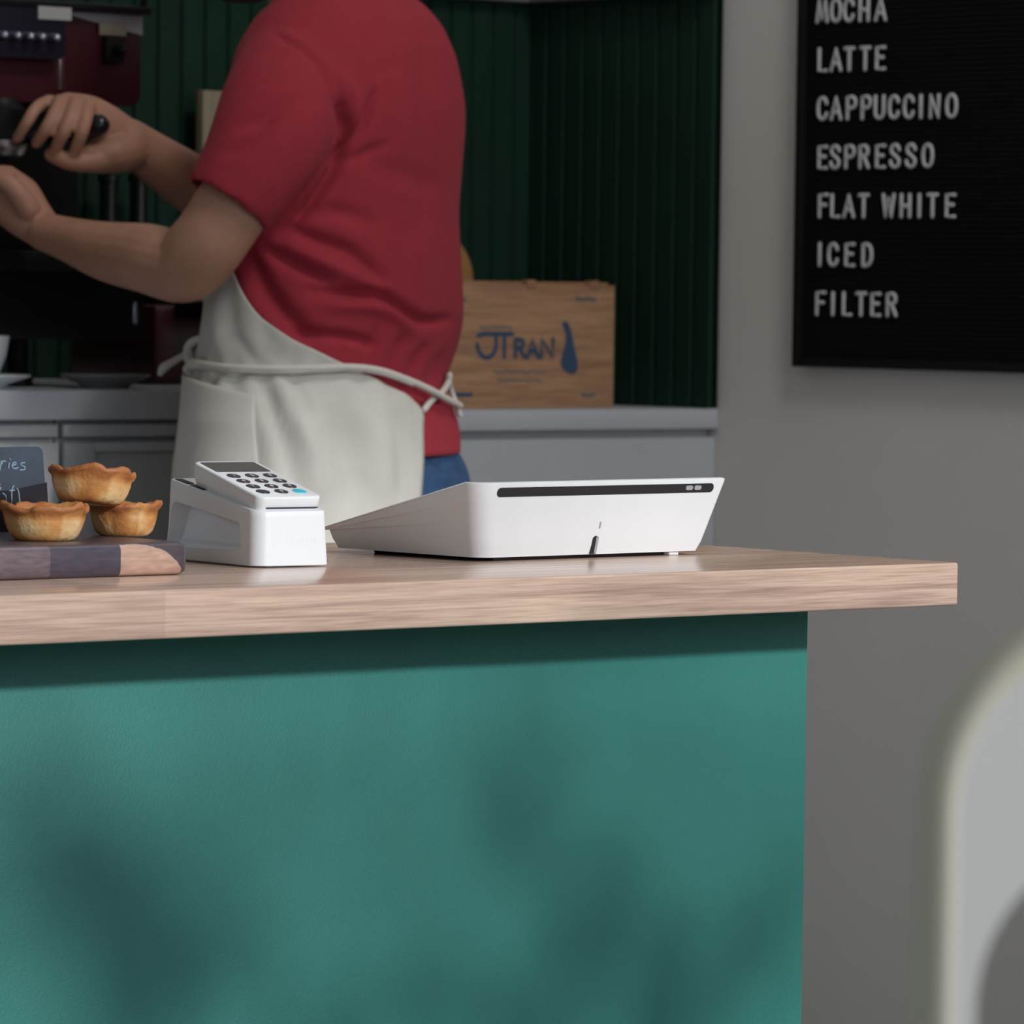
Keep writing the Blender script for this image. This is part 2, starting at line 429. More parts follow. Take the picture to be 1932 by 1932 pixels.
for u in (.103, .1135):
    bm = bmesh.new(); bp_ = rrect(.0085, .0040, .0018, 4)
    prism(bm, bp_, lambda p: facept(p[0]+u, .0612+p[1], -.001), lambda p: facept(p[0]+u, .0612+p[1], .0018)); tag(fin('button', bm, 'grey_plastic', t), 'grey button')
bm = bmesh.new(); slot = roundpoly([(-.0035, 0), (.0035, 0), (.0035, .016), (-.0035, .016)], [0, 0, .0034, .0034], 6)
prism(bm, slot, lambda p: facept(p[0], .004+p[1], -.002), lambda p: facept(p[0], .004+p[1], .0004)); fin('cable_slot', bm, 'black_rubber', t)
bm = bmesh.new(); slot2 = roundpoly([(.0005, 0), (.0034, 0), (.0034, .015), (.0005, .015)], [0, 0, .0015, .001], 4)
prism(bm, slot2, lambda p: facept(p[0], .0045+p[1], -.001), lambda p: facept(p[0], .0045+p[1], .0008)); fin('slot_lining', bm, 'grey_plastic', t)
bm = bmesh.new(); led = rrect(.0017, .0062, .0008, 4)
prism(bm, led, lambda p: facept(p[0]+.0025, .0295+p[1], -.001), lambda p: facept(p[0]+.0025, .0295+p[1], .0004)); tag(fin('indicator_window', bm, 'grey_plastic', t), 'small grey slit')
bm = bmesh.new(); bx(bm, (.098, -.095, 0), (.110, -.083, .004), .001); tag(fin('foot', bm, 'white_plastic', t), 'pale foot')

# ------------------------------------------------------------------ card reader and its dock
DR = math.radians(-5.5)
t = thing('charging_dock', (-.586, .205, ZT), 'white charging dock with open sides holding the card reader', 'dock', DR)
# local: x -.0365...0365, y 0...152; the top slopes up towards the back
dtop = lambda y: .0465 + y*.160
WB = .0365
def dring(z, f=None, ins=0.):
    out = []
    w_ = WB - z*.045 - ins; y0 = .001+z*.05+ins; y1 = .152-z*.10-ins
    for x, y in roundpoly([(-w_, y0), (w_, y0), (w_, y1), (-w_, y1)], [.0135, .005, .004, .004], 8):
        zz = z if f is None else .03+(dtop(y)-.03)*f
        out.append(V(x*(1-.1*y*0), y, zz))
    return out
bm = bmesh.new(); rings = [dring(.0012, ins=.0006), dring(.0018), dring(.015), dring(.03)]
rings += [dring(.03+.02*f, f) for f in (.35, .7, .955)] + [dring(.05, .985, .0003), dring(.05, 1.0, .0012)]
loft(bm, rings)
dk = fin('body', bm, 'white_plastic', t, auto=40)
hole = roundpoly([(.026, .0135), (.1455, .0105), (.1415, .0515), (.030, .0370)], [.006, .007, .008, .005], 6)
bm = bmesh.new(); prism(bm, hole, lambda p: V(-.06, p[0], p[1]), lambda p: V(.030, p[0], p[1])); cut = fin('cutter', bm, 'white_plastic', t)
baked(dk, [('BOOLEAN', dict(object=cut, operation='DIFFERENCE', solver='EXACT'))]); bpy.data.objects.remove(cut)
dk.data.set_sharp_from_angle(angle=math.radians(38))
bm = bmesh.new(); pr = [(-.0325, .0110), (-.0300, .0150), (-.0265, .0180), (-.0250, .0215), (-.0170, .056), (.0295, .056), (.0295, .0110)]
loft(bm, [[V(x, .0262, min(z, .0372)) for x, z in pr], [V(x+.004, .1445, min(z, .0525)) for x, z in pr]]); fin('light_ramp', bm, 'lit_blue_white', t, smooth=False)  # ramp added in the hollow, tilted and tinted to look brightly lit
bm = text_bm('iZettle', .012, .00016)
for v in bm.verts: z_ = .0235+v.co.y; v.co = V(v.co.x+.010, .001+.05*z_-v.co.z*.7, z_)
fin('lettering', bm, 'white_plastic', t, smooth=False)
bm = bmesh.new(); bx(bm, (-WB-.0004+.0012, .095, .0598), (-WB+.008, .117, .0612), .0002)
bx(bm, (-WB+.0010, .121, .0640), (-WB+.008, .141, .0655), .0002)
for v in bm.verts: v.co.x += .0034; v.co.z = v.co.z - .0598 + (v.co.y-.095)*-.0 + .0003 + dtop(v.co.y) - (.0012 if v.co.y < .119 else .0052)
fin('gap', bm, 'black_rubber', t)

# the reader itself lies in the dock, tilted towards the front
tr = thing('card_reader', (0, 0, 0), 'white card reader with dark screen and plum keys, lying in its dock', 'card reader')
RM = Matrix.Translation((-.586, .205, ZT)) @ Matrix.Rotation(DR, 4, 'Z') @ Matrix.Translation((.0005, .0085, .0445)) @ Matrix.Rotation(math.radians(13.6), 4, 'X')
tr.matrix_world = RM
RW, RL, RH = .0640, .1135, .0150
bm = bmesh.new(); rings = []
for ins, z in ((.0035, -.004), (.002, 0), (.0008, .004), (0, .009), (0, RH-.0016), (.0004, RH-.0005), (.0014, RH)):
    rings.append([V(x, y+RL/2, z) for x, y in rrect(RW-2*ins, RL-2*ins, .0085-ins*.6, 7)])
loft(bm, rings); fin('body', bm, 'white_plastic', tr, auto=50)
bm = bmesh.new(); prism(bm, rrect(.0545, .0300, .0022, 4), lambda p: V(p[0], p[1]+.0932, RH-.0005), lambda p: V(p[0], p[1]+.0932, RH+.00025)); fin('screen', bm, 'screen_glass', tr)
# unreadable line of small light marks at the foot of the screen
marks = []
for i in range(7):
    x = -.006+i*.0021; hgt = random.choice((.0012, .0018, .0022)); marks.append([(x, .0807), (x+.0005, .0807+hgt)])
fin('screen_marks', stroke_bm(marks, lambda p: V(p[0], p[1], RH+.0003), .00022, 5), 'ink_dim', tr)
digs = ['1', '2', '3', '4', '5', '6', '7', '8', '9', '', '0', '']
for k in range(12):
    row, c = divmod(k, 3); kx = (c-1)*.0182; ky = .0655-row*.0162
    bm = bmesh.new(); lathe(bm, [(.0060, RH-.001), (.0062, RH+.0001), (.0060, RH+.0005), (.0045, RH+.0006)], (kx, ky, 0), 28)
    ko = fin('key', bm, 'key_cyan' if k == 11 else 'key_plum', tr)
    if k == 11: ko['label'] = 'bright cyan key'
    if digs[k]:
        bm = text_bm(digs[k], .0062, .0001)
        for v in bm.verts: v.co = V(v.co.x+kx, v.co.y+ky, RH+.00075+v.co.z)
        fin('digit', bm, 'ink_white', ko, smooth=False)
bm = bmesh.new(); bx(bm, (-.0235, -.0006, .0050), (.0275, .001, .0061), .0002); fin('card_slot', bm, 'key_plum', tr)

# ------------------------------------------------------------------ cutting board with pastries
def board_mat():
    m = bpy.data.materials.new('board_blocks'); m.use_nodes = True; N = m.node_tree.nodes; L = m.node_tree.links; b = N['Principled BSDF']
    b.inputs['Roughness'].default_value = .42; b.inputs['Coat Weight'].default_value = .25; b.inputs['Coat Roughness'].default_value = .25
    tc = N.new('ShaderNodeTexCoord'); sp = N.new('ShaderNodeSeparateXYZ'); L.new(tc.outputs['Object'], sp.inputs[0])
    def mth(op, a, c):
        n = N.new('ShaderNodeMath'); n.operation = op
        for i, q in enumerate((a, c)):
            if isinstance(q, (int, float)): n.inputs[i].default_value = q
            else: L.new(q, n.inputs[i])
        return n.outputs[0]
    n = N.new('ShaderNodeTexNoise'); n.inputs['Scale'].default_value = 5; n.inputs['Detail'].default_value = 5
    mp = N.new('ShaderNodeMapping'); mp.inputs['Scale'].default_value = (14, 14, 60); L.new(tc.outputs['Object'], mp.inputs[0]); L.new(mp.outputs[0], n.inputs['Vector'])
    def ramp(c0, c1):
        r = N.new('ShaderNodeValToRGB'); r.color_ramp.elements[0].position = .3; r.color_ramp.elements[1].position = .7
        r.color_ramp.elements[0].color = (*c0, 1); r.color_ramp.elements[1].color = (*c1, 1); L.new(n.outputs[0], r.inputs[0]); return r.outputs[0]
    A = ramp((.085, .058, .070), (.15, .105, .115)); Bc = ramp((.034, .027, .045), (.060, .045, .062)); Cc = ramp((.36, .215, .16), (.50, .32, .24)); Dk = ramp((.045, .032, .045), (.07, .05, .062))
    def mixc(f, a, c):
        x = N.new('ShaderNodeMix'); x.data_type = 'RGBA'; L.new(f, x.inputs[0]); L.new(a, x.inputs[6]); L.new(c, x.inputs[7]); return x.outputs[2]
    X, Y, Z = sp.outputs
    o = mixc(mth('GREATER_THAN', X, BX1), A, Bc)
    light = mth('GREATER_THAN', X, BX2)
    # curved edge of the pale heartwood
    dx = mth('DIVIDE', mth('SUBTRACT', X, BX2+.012), .050); dz = mth('DIVIDE', Z, .0265)
    nn = mth('MULTIPLY', mth('SUBTRACT', n.outputs[0], .5), .25)
    inside = mth('LESS_THAN', mth('ADD', mth('ADD', mth('MULTIPLY', mth('MAXIMUM', dx, 0), mth('MAXIMUM', dx, 0)), mth('MULTIPLY', dz, dz)), nn), .98)
    o2 = mixc(inside, Dk, Cc)
    o = mixc(light, o, o2)
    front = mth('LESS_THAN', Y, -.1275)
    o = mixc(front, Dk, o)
    L.new(o, b.inputs['Base Color']); MATS['board_blocks'] = m
bc = V(-.98, .285, ZT)
BX1 = at(90, 1050, Y=.157).x-bc.x; BX2 = at(224, 1050, Y=.157).x-bc.x
board_mat()
bm = bmesh.new(); rings = []
for ins, z in ((.004, .0005), (.0006, .003), (0, .008), (0, .021), (.0012, .0248), (.004, .0268), (.009, .0273)):
    rings.append([V(x, y, z) for x, y in rrect(.50-2*ins, .262-2*ins, .012, 6)])
loft(bm, rings); cb = fin('cutting_board', bm, 'board_blocks', auto=60); cb.location = bc; cb.rotation_euler = (0, 0, math.radians(.6))
tag(cb, 'dark thick wooden cutting board made of contrasting blocks', 'cutting board')

def crust_mat():
    m = bpy.data.materials.new('crust'); m.use_nodes = True; N = m.node_tree.nodes; L = m.node_tree.links; b = N['Principled BSDF']
    b.inputs['Roughness'].default_value = .6
    tc = N.new('ShaderNodeTexCoord'); n = N.new('ShaderNodeTexNoise'); n.inputs['Scale'].default_value = 42; n.inputs['Detail'].default_value = 4; L.new(tc.outputs['Object'], n.inputs['Vector'])
    at_ = N.new('ShaderNodeAttribute'); at_.attribute_name = 'bake'
    ad = N.new('ShaderNodeMath'); ad.operation = 'ADD'; L.new(at_.outputs['Fac'], ad.inputs[0])
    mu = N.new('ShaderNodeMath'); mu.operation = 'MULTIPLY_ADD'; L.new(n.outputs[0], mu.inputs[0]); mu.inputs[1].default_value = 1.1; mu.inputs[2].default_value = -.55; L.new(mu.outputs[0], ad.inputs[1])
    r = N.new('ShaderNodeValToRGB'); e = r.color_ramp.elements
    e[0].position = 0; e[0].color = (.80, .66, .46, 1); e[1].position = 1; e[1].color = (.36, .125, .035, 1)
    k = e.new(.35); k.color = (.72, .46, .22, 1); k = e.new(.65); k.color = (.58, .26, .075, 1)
    L.new(ad.outputs[0], r.inputs[0]); L.new(r.outputs[0], b.inputs['Base Color'])
    bp = N.new('ShaderNodeBump'); bp.inputs['Strength'].default_value = .5; bp.inputs['Distance'].default_value = .003
    n2 = N.new('ShaderNodeTexNoise'); n2.inputs['Scale'].default_value = 130; L.new(tc.outputs['Object'], n2.inputs['Vector']); L.new(n2.outputs[0], bp.inputs['Height']); L.new(bp.outputs[0], b.inputs['Normal'])
    MATS['crust'] = m
crust_mat(); mat('filling', (.12, .01, .012), .25, nscale=60, namt=.3)
def pie(label, c, r, h, seed, tilt=(0, 0), grp='small golden tarts on the cutting board'):
    t = thing('tart', c, label, 'tart', group=grp); t.rotation_euler = (tilt[0], tilt[1], 0)
    n = 64; rb = r*.72
    prof = [(rb*.5, 0), (rb*.88, 0), (rb*1.0, h*.05), (rb*1.12, h*.16), (r*.88, h*.36), (r*.93, h*.58), (r*.96, h*.76), (r*1.03, h*.84), (r*1.05, h*.92), (r*1.01, h*1.0), (r*.94, h*.99), (r*.88, h*.86), (r*.72, h*.55), (r*.3, h*.5)]
    bm = bmesh.new(); ly = bm.verts.layers.float.new('bake'); rings = []
    for k, (rr, z) in enumerate(prof):
        row = []
        for i in range(n):
            a = 2*PI*i/n; q = V(math.cos(a)*1.3, math.sin(a)*1.3, seed*3.1)
            nz = mnoise.noise(q*1.6); nf = mnoise.noise(q*4+V(0, 0, k*.2)); rim = max(0, (z/h-.55)/.45)
            R_ = rr*(1+.05*nf*min(1, z/h*2)+.09*nz*rim+.03*mnoise.noise(q*9)*rim); zz = z + rim*h*(.22*nz + .08*nf)
            row.append(V(R_*math.cos(a), R_*math.sin(a), zz))
        rings.append(row)
    rv = loft(bm, rings)
    for k, row in enumerate(rv):
        zh = prof[k][1]/h
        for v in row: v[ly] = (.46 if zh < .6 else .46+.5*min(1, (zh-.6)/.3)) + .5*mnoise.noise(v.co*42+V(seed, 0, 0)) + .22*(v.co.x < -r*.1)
    fin('crust', bm, 'crust', t, auto=75)
    bm = bmesh.new(); lathe(bm, [(.001, h*.70), (r*.4, h*.72), (r*.7, h*.70), (r*.80, h*.62), (r*.6, h*.58)], (0, 0, 0), 32); fin('filling', bm, 'filling', t)
    return t
zb = ZT+.0273
def onb(px, Y): p = at(px, 1015, Y=Y); return V(p.x, Y, zb)
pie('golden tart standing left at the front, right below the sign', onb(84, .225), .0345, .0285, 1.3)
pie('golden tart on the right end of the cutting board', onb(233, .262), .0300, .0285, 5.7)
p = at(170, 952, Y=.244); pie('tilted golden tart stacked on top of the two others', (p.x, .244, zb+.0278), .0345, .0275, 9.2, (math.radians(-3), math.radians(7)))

# chalk sign behind the tarts
sg = thing('chalk_sign', (at(0, 1000, Y=.35).x, .35, zb), 'slate chalk sign with handwriting behind the tarts', 'sign')
sx = at(86, 900, Y=.35).x-sg.location.x
zt_ = at(50, 843, Y=.35).z-zb
LEAN = math.radians(-4)
def sgf(p, off): return Matrix.Rotation(LEAN, 4, 'X') @ V(p[0], -off, p[1])
bm = bmesh.new(); pl = roundpoly([(sx-.17, .004), (sx+.003, .004), (sx, zt_), (sx-.17, zt_)], [.002, .002, .006, .006], 6)
prism(bm, pl, lambda p: sgf(p, 0), lambda p: sgf(p, -.003)); fin('slate', bm, 'slate', sg)
def spx(x, y): p = at(x, y, Y=.35); return (p.x-sg.location.x, p.z-zb)
wr = [[(-12, 888), (-9, 868), (-8, 876), (-3, 870), (2, 872)], [(4, 887), (7, 870)], [(7, 876), (11, 870), (15, 871)], [(20, 884), (22, 874)], [(24, 866), (24.6, 867)],
      [(27, 879), (34, 876), (33, 872), (28, 876), (28, 883), (35, 884), (38, 882)], [(51, 873), (45, 874), (45, 878), (51, 881), (50, 886), (42, 887)]]
wr2 = [[(3, 914), (0, 917), (4, 921), (1, 925)], [(24, 950), (25, 925), (29, 917)], [(21, 926), (30, 925)], [(14, 952), (13, 936), (8, 931)], [(39, 950), (38, 930), (35, 922)]]
bm = bmesh.new()
for stz in wr+wr2: tube(bm, [sgf(spx(*q), .0003) for q in spline(stz, 4)], .00062, 6)
fin('chalk_writing', bm, 'chalk', sg)
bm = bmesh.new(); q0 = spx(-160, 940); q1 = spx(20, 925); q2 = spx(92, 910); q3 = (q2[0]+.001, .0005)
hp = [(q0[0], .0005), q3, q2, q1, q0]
prism(bm, hp, lambda p: sgf(p, .0002) , lambda p: sgf(p, -.016)); tag(fin('dark_reflection', bm, 'black_gloss', sg, smooth=False), 'black block standing for the dark reflection low on the sign')  # solid black piece added for the dark reflection across the sign's lower part

# ------------------------------------------------------------------ letter board on the right wall
def lb(px, py, off=0.): return at(px, py, X=XW-off)
b0 = lb(1497, 691.5, .022); yL = lb(1497.5, 400, .022).y; zB = b0.z
t = thing('letter_board', (XW, yL-.40, zB), 'black grooved letter board listing coffees in white letters', 'letter board')
W_, H_ = .80, 1.0
bm = bmesh.new(); fr = .0125
for lo, hi in (((yL-fr, zB), (yL, zB+H_)), ((yL-W_, zB), (yL-W_+fr, zB+H_)), ((yL-W_+fr, zB), (yL-fr, zB+fr)), ((yL-W_+fr, zB+H_-fr), (yL-fr, zB+H_))):
    bx(bm, (XW-.022, lo[0], lo[1]), (XW-.0006, hi[0], hi[1]), .0012)
adopt(fin('frame', bm, 'frame_black'), t)
bm = bmesh.new(); pitch = .0076; prof = []
nz = int((H_-2*fr)/pitch)
for i in range(nz):
    z = zB+fr+i*pitch
    prof += [(z, .012), (z+pitch*.68, .012), (z+pitch*.74, .0095), (z+pitch*.94, .0095)]
a = [bm.verts.new((XW-d, yL-fr+.001, z)) for z, d in prof]; b = [bm.verts.new((XW-d, yL-W_+fr-.001, z)) for z, d in prof]
for i in range(len(prof)-1): bm.faces.new((a[i], a[i+1], b[i+1], b[i]))
adopt(fin('felt_panel', bm, 'felt_black', smooth=False), t)
GL = {  # letter strokes, unit height, width given last
 'A': ([[(0, 0), (.28, 1), (.56, 0)], [(.12, .32), (.44, .32)]], .56), 'C': ([[(.5, .74), (.46, .88), (.37, .97), (.26, 1), (.13, .95), (.04, .8), (0, .5), (.04, .2), (.13, .05), (.26, 0), (.37, .03), (.46, .12), (.5, .26)]], .5),
 'D': ([[(0, 0), (0, 1), (.2, 1), (.36, .93), (.46, .75), (.49, .5), (.46, .25), (.36, .07), (.2, 0), (0, 0)]], .49), 'E': ([[(.45, 1), (0, 1), (0, 0), (.45, 0)], [(0, .54), (.36, .54)]], .45),
 'F': ([[(.45, 1), (0, 1), (0, 0)], [(0, .54), (.36, .54)]], .45), 'H': ([[(0, 0), (0, 1)], [(.48, 0), (.48, 1)], [(0, .5), (.48, .5)]], .48), 'I': ([[(0, 0), (0, 1)]], 0.),
 'L': ([[(0, 1), (0, 0), (.42, 0)]], .42), 'M': ([[(0, 0), (.12, 1), (.3, .12), (.48, 1), (.6, 0)]], .6), 'N': ([[(0, 0), (0, 1), (.46, 0), (.46, 1)]], .46),
 'O': ([[(.27, 1), (.13, .95), (.04, .8), (0, .5), (.04, .2), (.13, .05), (.27, 0), (.41, .05), (.5, .2), (.54, .5), (.5, .8), (.41, .95), (.27, 1)]], .54),
 'P': ([[(0, 0), (0, 1), (.26, 1), (.39, .95), (.46, .85), (.46, .66), (.39, .54), (.26, .49), (0, .49)]], .46), 'R': ([[(0, 0), (0, 1), (.24, 1), (.38, .95), (.44, .85), (.44, .68), (.38, .57), (.24, .52), (0, .52)], [(.22, .52), (.48, 0)]], .48),
 'S': ([[(.47, .78), (.44, .9), (.35, .98), (.24, 1), (.12, .97), (.04, .88), (.03, .75), (.08, .63), (.38, .42), (.46, .32), (.47, .2), (.42, .08), (.32, .01), (.22, 0), (.1, .04), (.03, .12), (0, .25)]], .47),
 'T': ([[(0, 1), (.5, 1)], [(.25, 1), (.25, 0)]], .5), 'U': ([[(0, 1), (0, .25), (.05, .1), (.14, .02), (.24, 0), (.34, .02), (.43, .1), (.48, .25), (.48, 1)]], .48), 'W': ([[(0, 1), (.14, 0), (.3, .85), (.46, 0), (.6, 1)]], .6)}
ROWS = [('MOCHA', [1551, 1577, 1601, 1630, 1661], 45.5, 42, 46), ('LATTE', [1552, 1577, 1602, 1632, 1661], 138, 134.5, 46), ('CAPPUCCINO', [1551, 1577, 1606, 1634, 1659, 1686, 1714, 1737, 1763, 1795], 229.5, 225, 46.5),
        ('ESPRESSO', [1552, 1575, 1603, 1630, 1661, 1688, 1718, 1750], 321.7, 318.8, 46.5), ('FLATWHITE', [1553, 1576, 1601, 1629, 1676, 1708, 1734, 1759, 1793], 413.5, 413.3, 46.5),
        ('ICED', [1546, 1571, 1603, 1636], 504.7, 506, 46.5), ('FILTER', [1548, 1571, 1598, 1624, 1652, 1682], 597.5, 600, 46.5)]
GLM = {}
for word, xsn, ya, yb, hp in ROWS:
    for ch, px in zip(word, xsn):
        py = ya + (yb-ya)*(px-xsn[0])/(xsn[-1]-xsn[0])
        c = lb(px, py-1, .015); top = lb(px, py-hp, .015); h = (top.z-c.z)-.0035
        st, wd = GL[ch]; wd_m = h*1.14
        if ch not in GLM:
            g = bmesh.new()
            for s in st: tube(g, [V(0, -(q[0]-wd/2)*wd_m, q[1]*h) for q in s], .0028, 8)
            for v in g.verts: v.co.x *= .75
            o = fin('letter', g, 'letter_white', t); GLM[ch] = o.data
        else:
            o = bpy.data.objects.new('letter', GLM[ch]); COL.objects.link(o); o.parent = t
        o.location = V(c.x, c.y, c.z+.0028) - t.location

# ------------------------------------------------------------------ crate and boards on the right back counter
ZR = .985
yc = 2.452
x0 = at(1158, 700, Y=yc).x-.33; x1 = at(1158, 700, Y=yc).x; zc1 = at(1100, 538, Y=yc).z
t = thing('wine_crate', ((x0+x1)/2, yc+.12, ZR), 'pine wine crate with blue lettering standing on the back counter', 'crate')
bm = bmesh.new(); bx(bm, (x0, yc, ZR+.0005), (x1, yc+.012, zc1), .001); fp = adopt(fin('end_panel', bm, 'crate_pine'), t)
bm = bmesh.new(); bx(bm, (x0+.001, yc+.0125, ZR+.0005), (x0+.011, yc+.25, zc1-.002), .001); adopt(fin('side_panel', bm, 'crate_pine'), t)
bm = bmesh.new(); bx(bm, (x1-.011, yc+.0125, ZR+.0005), (x1-.001, yc+.25, zc1-.002), .001); adopt(fin('side_panel', bm, 'crate_pine'), t)
bm = bmesh.new(); bx(bm, (x0+.001, yc+.2505, ZR+.0005), (x1-.001, yc+.262, zc1-.002), .001); adopt(fin('rear_panel', bm, 'crate_pine'), t)
bm = bmesh.new(); bx(bm, (x0+.0115, yc+.013, ZR+.001), (x1-.0115, yc+.25, ZR+.012)); adopt(fin('bottom', bm, 'crate_pine'), t)
bm = bmesh.new(); bx(bm, (x0+.002, yc+.013, zc1-.0015), (x1-.002, yc+.261, zc1+.004), .001); adopt(fin('lid', bm, 'crate_pine'), t)
for px in (1002, 1122):                                        # small hasp tabs at the upper edge
    q = at(px, 536, Y=yc); bm = bmesh.new(); bx(bm, (q.x-.008, yc-.002, zc1-.006), (q.x+.008, yc+.012, zc1+.0065), .001); adopt(fin('tab', bm, 'crate_pine'), t)
def cr(px, py, off=.0006): q = at(px, py, Y=yc); return V(q.x, yc-off, q.z)
# printed wordmark: a swash J then TRAN
ink = [[(936, 633), (935, 655), (930, 668), (919, 675), (908, 670), (902, 660), (900, 650)], [(902, 633), (912, 630), (936, 630), (966, 630)],
       [(951, 631), (951, 673)],
       [(972, 640), (972, 673)], [(972, 641), (984, 642), (987, 650), (982, 656), (973, 657)], [(979, 657), (990, 674)],
       [(995, 674), (1004, 641), (1015, 674)], [(999, 662), (1011, 662)], [(1021, 674), (1021, 640), (1043, 674), (1043, 640)]]
bm = bmesh.new()
for s in ink: tube(bm, [cr(*q) for q in (spline(s, 4) if len(s) > 4 else s)], .0036, 6)
for v in bm.verts: v.co.y = yc-.0006+(v.co.y-yc)*.12
adopt(fin('lettering', bm, 'crate_ink'), t)
bm = bmesh.new()                                               # blue bottle-like mark beside it
mk = spline([(1063, 606), (1072, 611), (1079, 632), (1083, 655), (1089, 682), (1088, 700), (1076, 706), (1062, 696), (1058, 682), (1065, 655), (1067, 632), (1060, 612)], 4)
prism(bm, mk, lambda p: cr(p[0], p[1], .0009), lambda p: cr(p[0], p[1], -.001)); adopt(fin('emblem', bm, 'crate_ink', smooth=False), t)
for xa, xb, y, r in ((932, 1030, 702, .0016), (938, 1020, 718, .0013), (906, 965, 618, .0016), (1088, 1122, 564, .0035), (864, 876, 566, .0035), (1098, 1120, 745, .003)):
    n = max(2, int((xb-xa)/11)); bm = bmesh.new()                 # worn, unreadable smaller print
    tube(bm, [cr(xa+(xb-xa)*i/n, y+(1.2 if i % 2 else -1.2)) for i in range(n+1)], r, 5)
    for v in bm.verts: v.co.y = yc-.0004+(v.co.y-yc)*.1
    adopt(fin('small_print', bm, 'crate_ink_dim'), t)
bm = bmesh.new()
for xx in range(856, 892, 9): tube(bm, [cr(xx, 745), cr(xx+6, 744)], .0032, 5)
for v in bm.verts: v.co.y = yc-.0004+(v.co.y-yc)*.1
adopt(fin('corner_print', bm, 'crate_ink'), t)

yb = 2.745                                                     # round-shouldered board leaning behind the crate
q = at(891, 500, Y=yb); qt = at(868, 438, Y=yb)
pl = roundpoly([(q.x-.22, ZR+.002), (q.x+.008, ZR+.002), (q.x, qt.z), (q.x-.22, qt.z)], [.004, .004, .075, .075], 10)
bm = bmesh.new(); prism(bm, pl, lambda p: V(p[0], yb, p[1]), lambda p: V(p[0], yb+.018, p[1]))
tag(fin('serving_board', bm, 'amber_board', auto=40), 'amber round-shouldered board leaning behind the wine crate', 'board')
yb2 = 2.74; q = at(384, 170, Y=yb2); ql = at(386, 300, Y=yb2)
bm = bmesh.new(); bx(bm, (q.x, yb2, ztl+.001), (q.x+.26, yb2+.02, q.z), .003)
tag(fin('serving_board', bm, 'pale_board', auto=40), 'pale upright board behind the shoulder of the person', 'board')

# ------------------------------------------------------------------ espresso machine
YM = 2.27
def mx_(px, Y=YM): return at(px, 300, Y=Y).x
def mz_(py, px=150, Y=YM): return at(px, py, Y=Y).z
t = thing('espresso_machine', (.33, 2.5, ztl), 'dark red and black espresso machine on the left back counter', 'espresso machine')
xr = mx_(264); xl = xr-.82
def part(name, bm, m, label=None, parent=None, auto=40):
    o = fin(name, bm, m, auto=auto)
    if parent is None: adopt(o, t)
    else: o.data.transform(Matrix.Translation(-t.location)); o.parent = parent
    if label: o['label'] = label
    return o
zu0, zu1 = mz_(196), mz_(24)
bm = bmesh.new(); pr = roundpoly([(xl, zu0), (xr, zu0), (xr, zu1), (xl, zu1)], [.02, .018, .004, .004], 6)
prism(bm, pr, lambda p: V(p[0], YM, p[1]), lambda p: V(p[0], 2.70, p[1])); up = part('upper_housing', bm, 'machine_red')
bm = bmesh.new(); bx(bm, (xl-.004, YM-.02, zu1+.001), (xr+.004, 2.71, zu1+.012), .003); bx(bm, (xl, YM-.012, zu1+.03), (xr+.002, YM-.004, zu1+.042), .002)
bx(bm, (xr-.006, YM-.012, zu1+.012), (xr+.002, YM-.004, zu1+.042), .001); bx(bm, (xl, 2.70, zu1+.012), (xr+.002, 2.708, zu1+.042), .001); part('cup_tray', bm, 'machine_black')
xp = mx_(104)
bm = bmesh.new(); pr = roundpoly([(xl+.03, mz_(116)), (xp, mz_(116)), (xp, mz_(22)), (xl+.03, mz_(22))], [.012, .012, .004, .004], 5)
prism(bm, pr, lambda p: V(p[0], YM-.022, p[1]), lambda p: V(p[0], YM+.004, p[1])); pan = part('control_panel', bm, 'panel_navy')
for px in (76, 49, 27, 3, -22, -48):
    bm = bmesh.new(); c = V(mx_(px), YM-.022, mz_(77))
    tube(bm, [c, c+V(0, -.012, 0)], .0062, 14); part('button', bm, 'knob_metal', parent=pan)
bm = bmesh.new(); bx(bm, (mx_(50), YM-.0245, mz_(42)), (mx_(112), YM-.0222, mz_(18))); part('label_plate', bm, 'sticker', 'white label on the dark panel')
bm = bmesh.new(); bx(bm, (mx_(108), YM-.004, mz_(172)), (mx_(117), YM+.002, mz_(45)), .001); part('trim_strip', bm, 'steel')
bm = bmesh.new(); pr = [(mx_(116), mz_(27)), (mx_(264), mz_(61)), (mx_(264), mz_(24)), (mx_(116), mz_(21))]
prism(bm, pr, lambda p: V(p[0], YM-.003, p[1]), lambda p: V(p[0], YM+.003, p[1])); part('silver_band', bm, 'grey_plastic', auto=20)
bm = bmesh.new(); bx(bm, (mx_(181), YM-.006, mz_(64)), (mx_(231), YM-.0032, mz_(39))); part('label_plate', bm, 'sticker_cream', 'cream sticker')
bm = bmesh.new(); bx(bm, (mx_(189), YM-.012, mz_(117)), (mx_(225), YM+.002, mz_(67)), .004); gb = part('switch_plate', bm, 'machine_black')
bm = bmesh.new(); c = V(mx_(208), YM-.012, mz_(93)); tube(bm, [c, c+V(0, -.012, 0)], .007, 14); part('knob', bm, 'machine_black', parent=gb)
bm = bmesh.new(); bx(bm, (xl+.02, YM+.20, mz_(480)), (mx_(150, YM+.2), 2.69, zu0-.0005), .004); part('rear_panel', bm, 'machine_black')
zl0, zl1 = mz_(640), mz_(470)
bm = bmesh.new(); pr = roundpoly([(xl, zl0), (mx_(250), zl0), (mx_(250), zl1), (xl, zl1)], [.01, .01, .006, .006], 4)
prism(bm, pr, lambda p: V(p[0], YM-.03, p[1]), lambda p: V(p[0], 2.70, p[1])); part('lower_base', bm, 'machine_black')
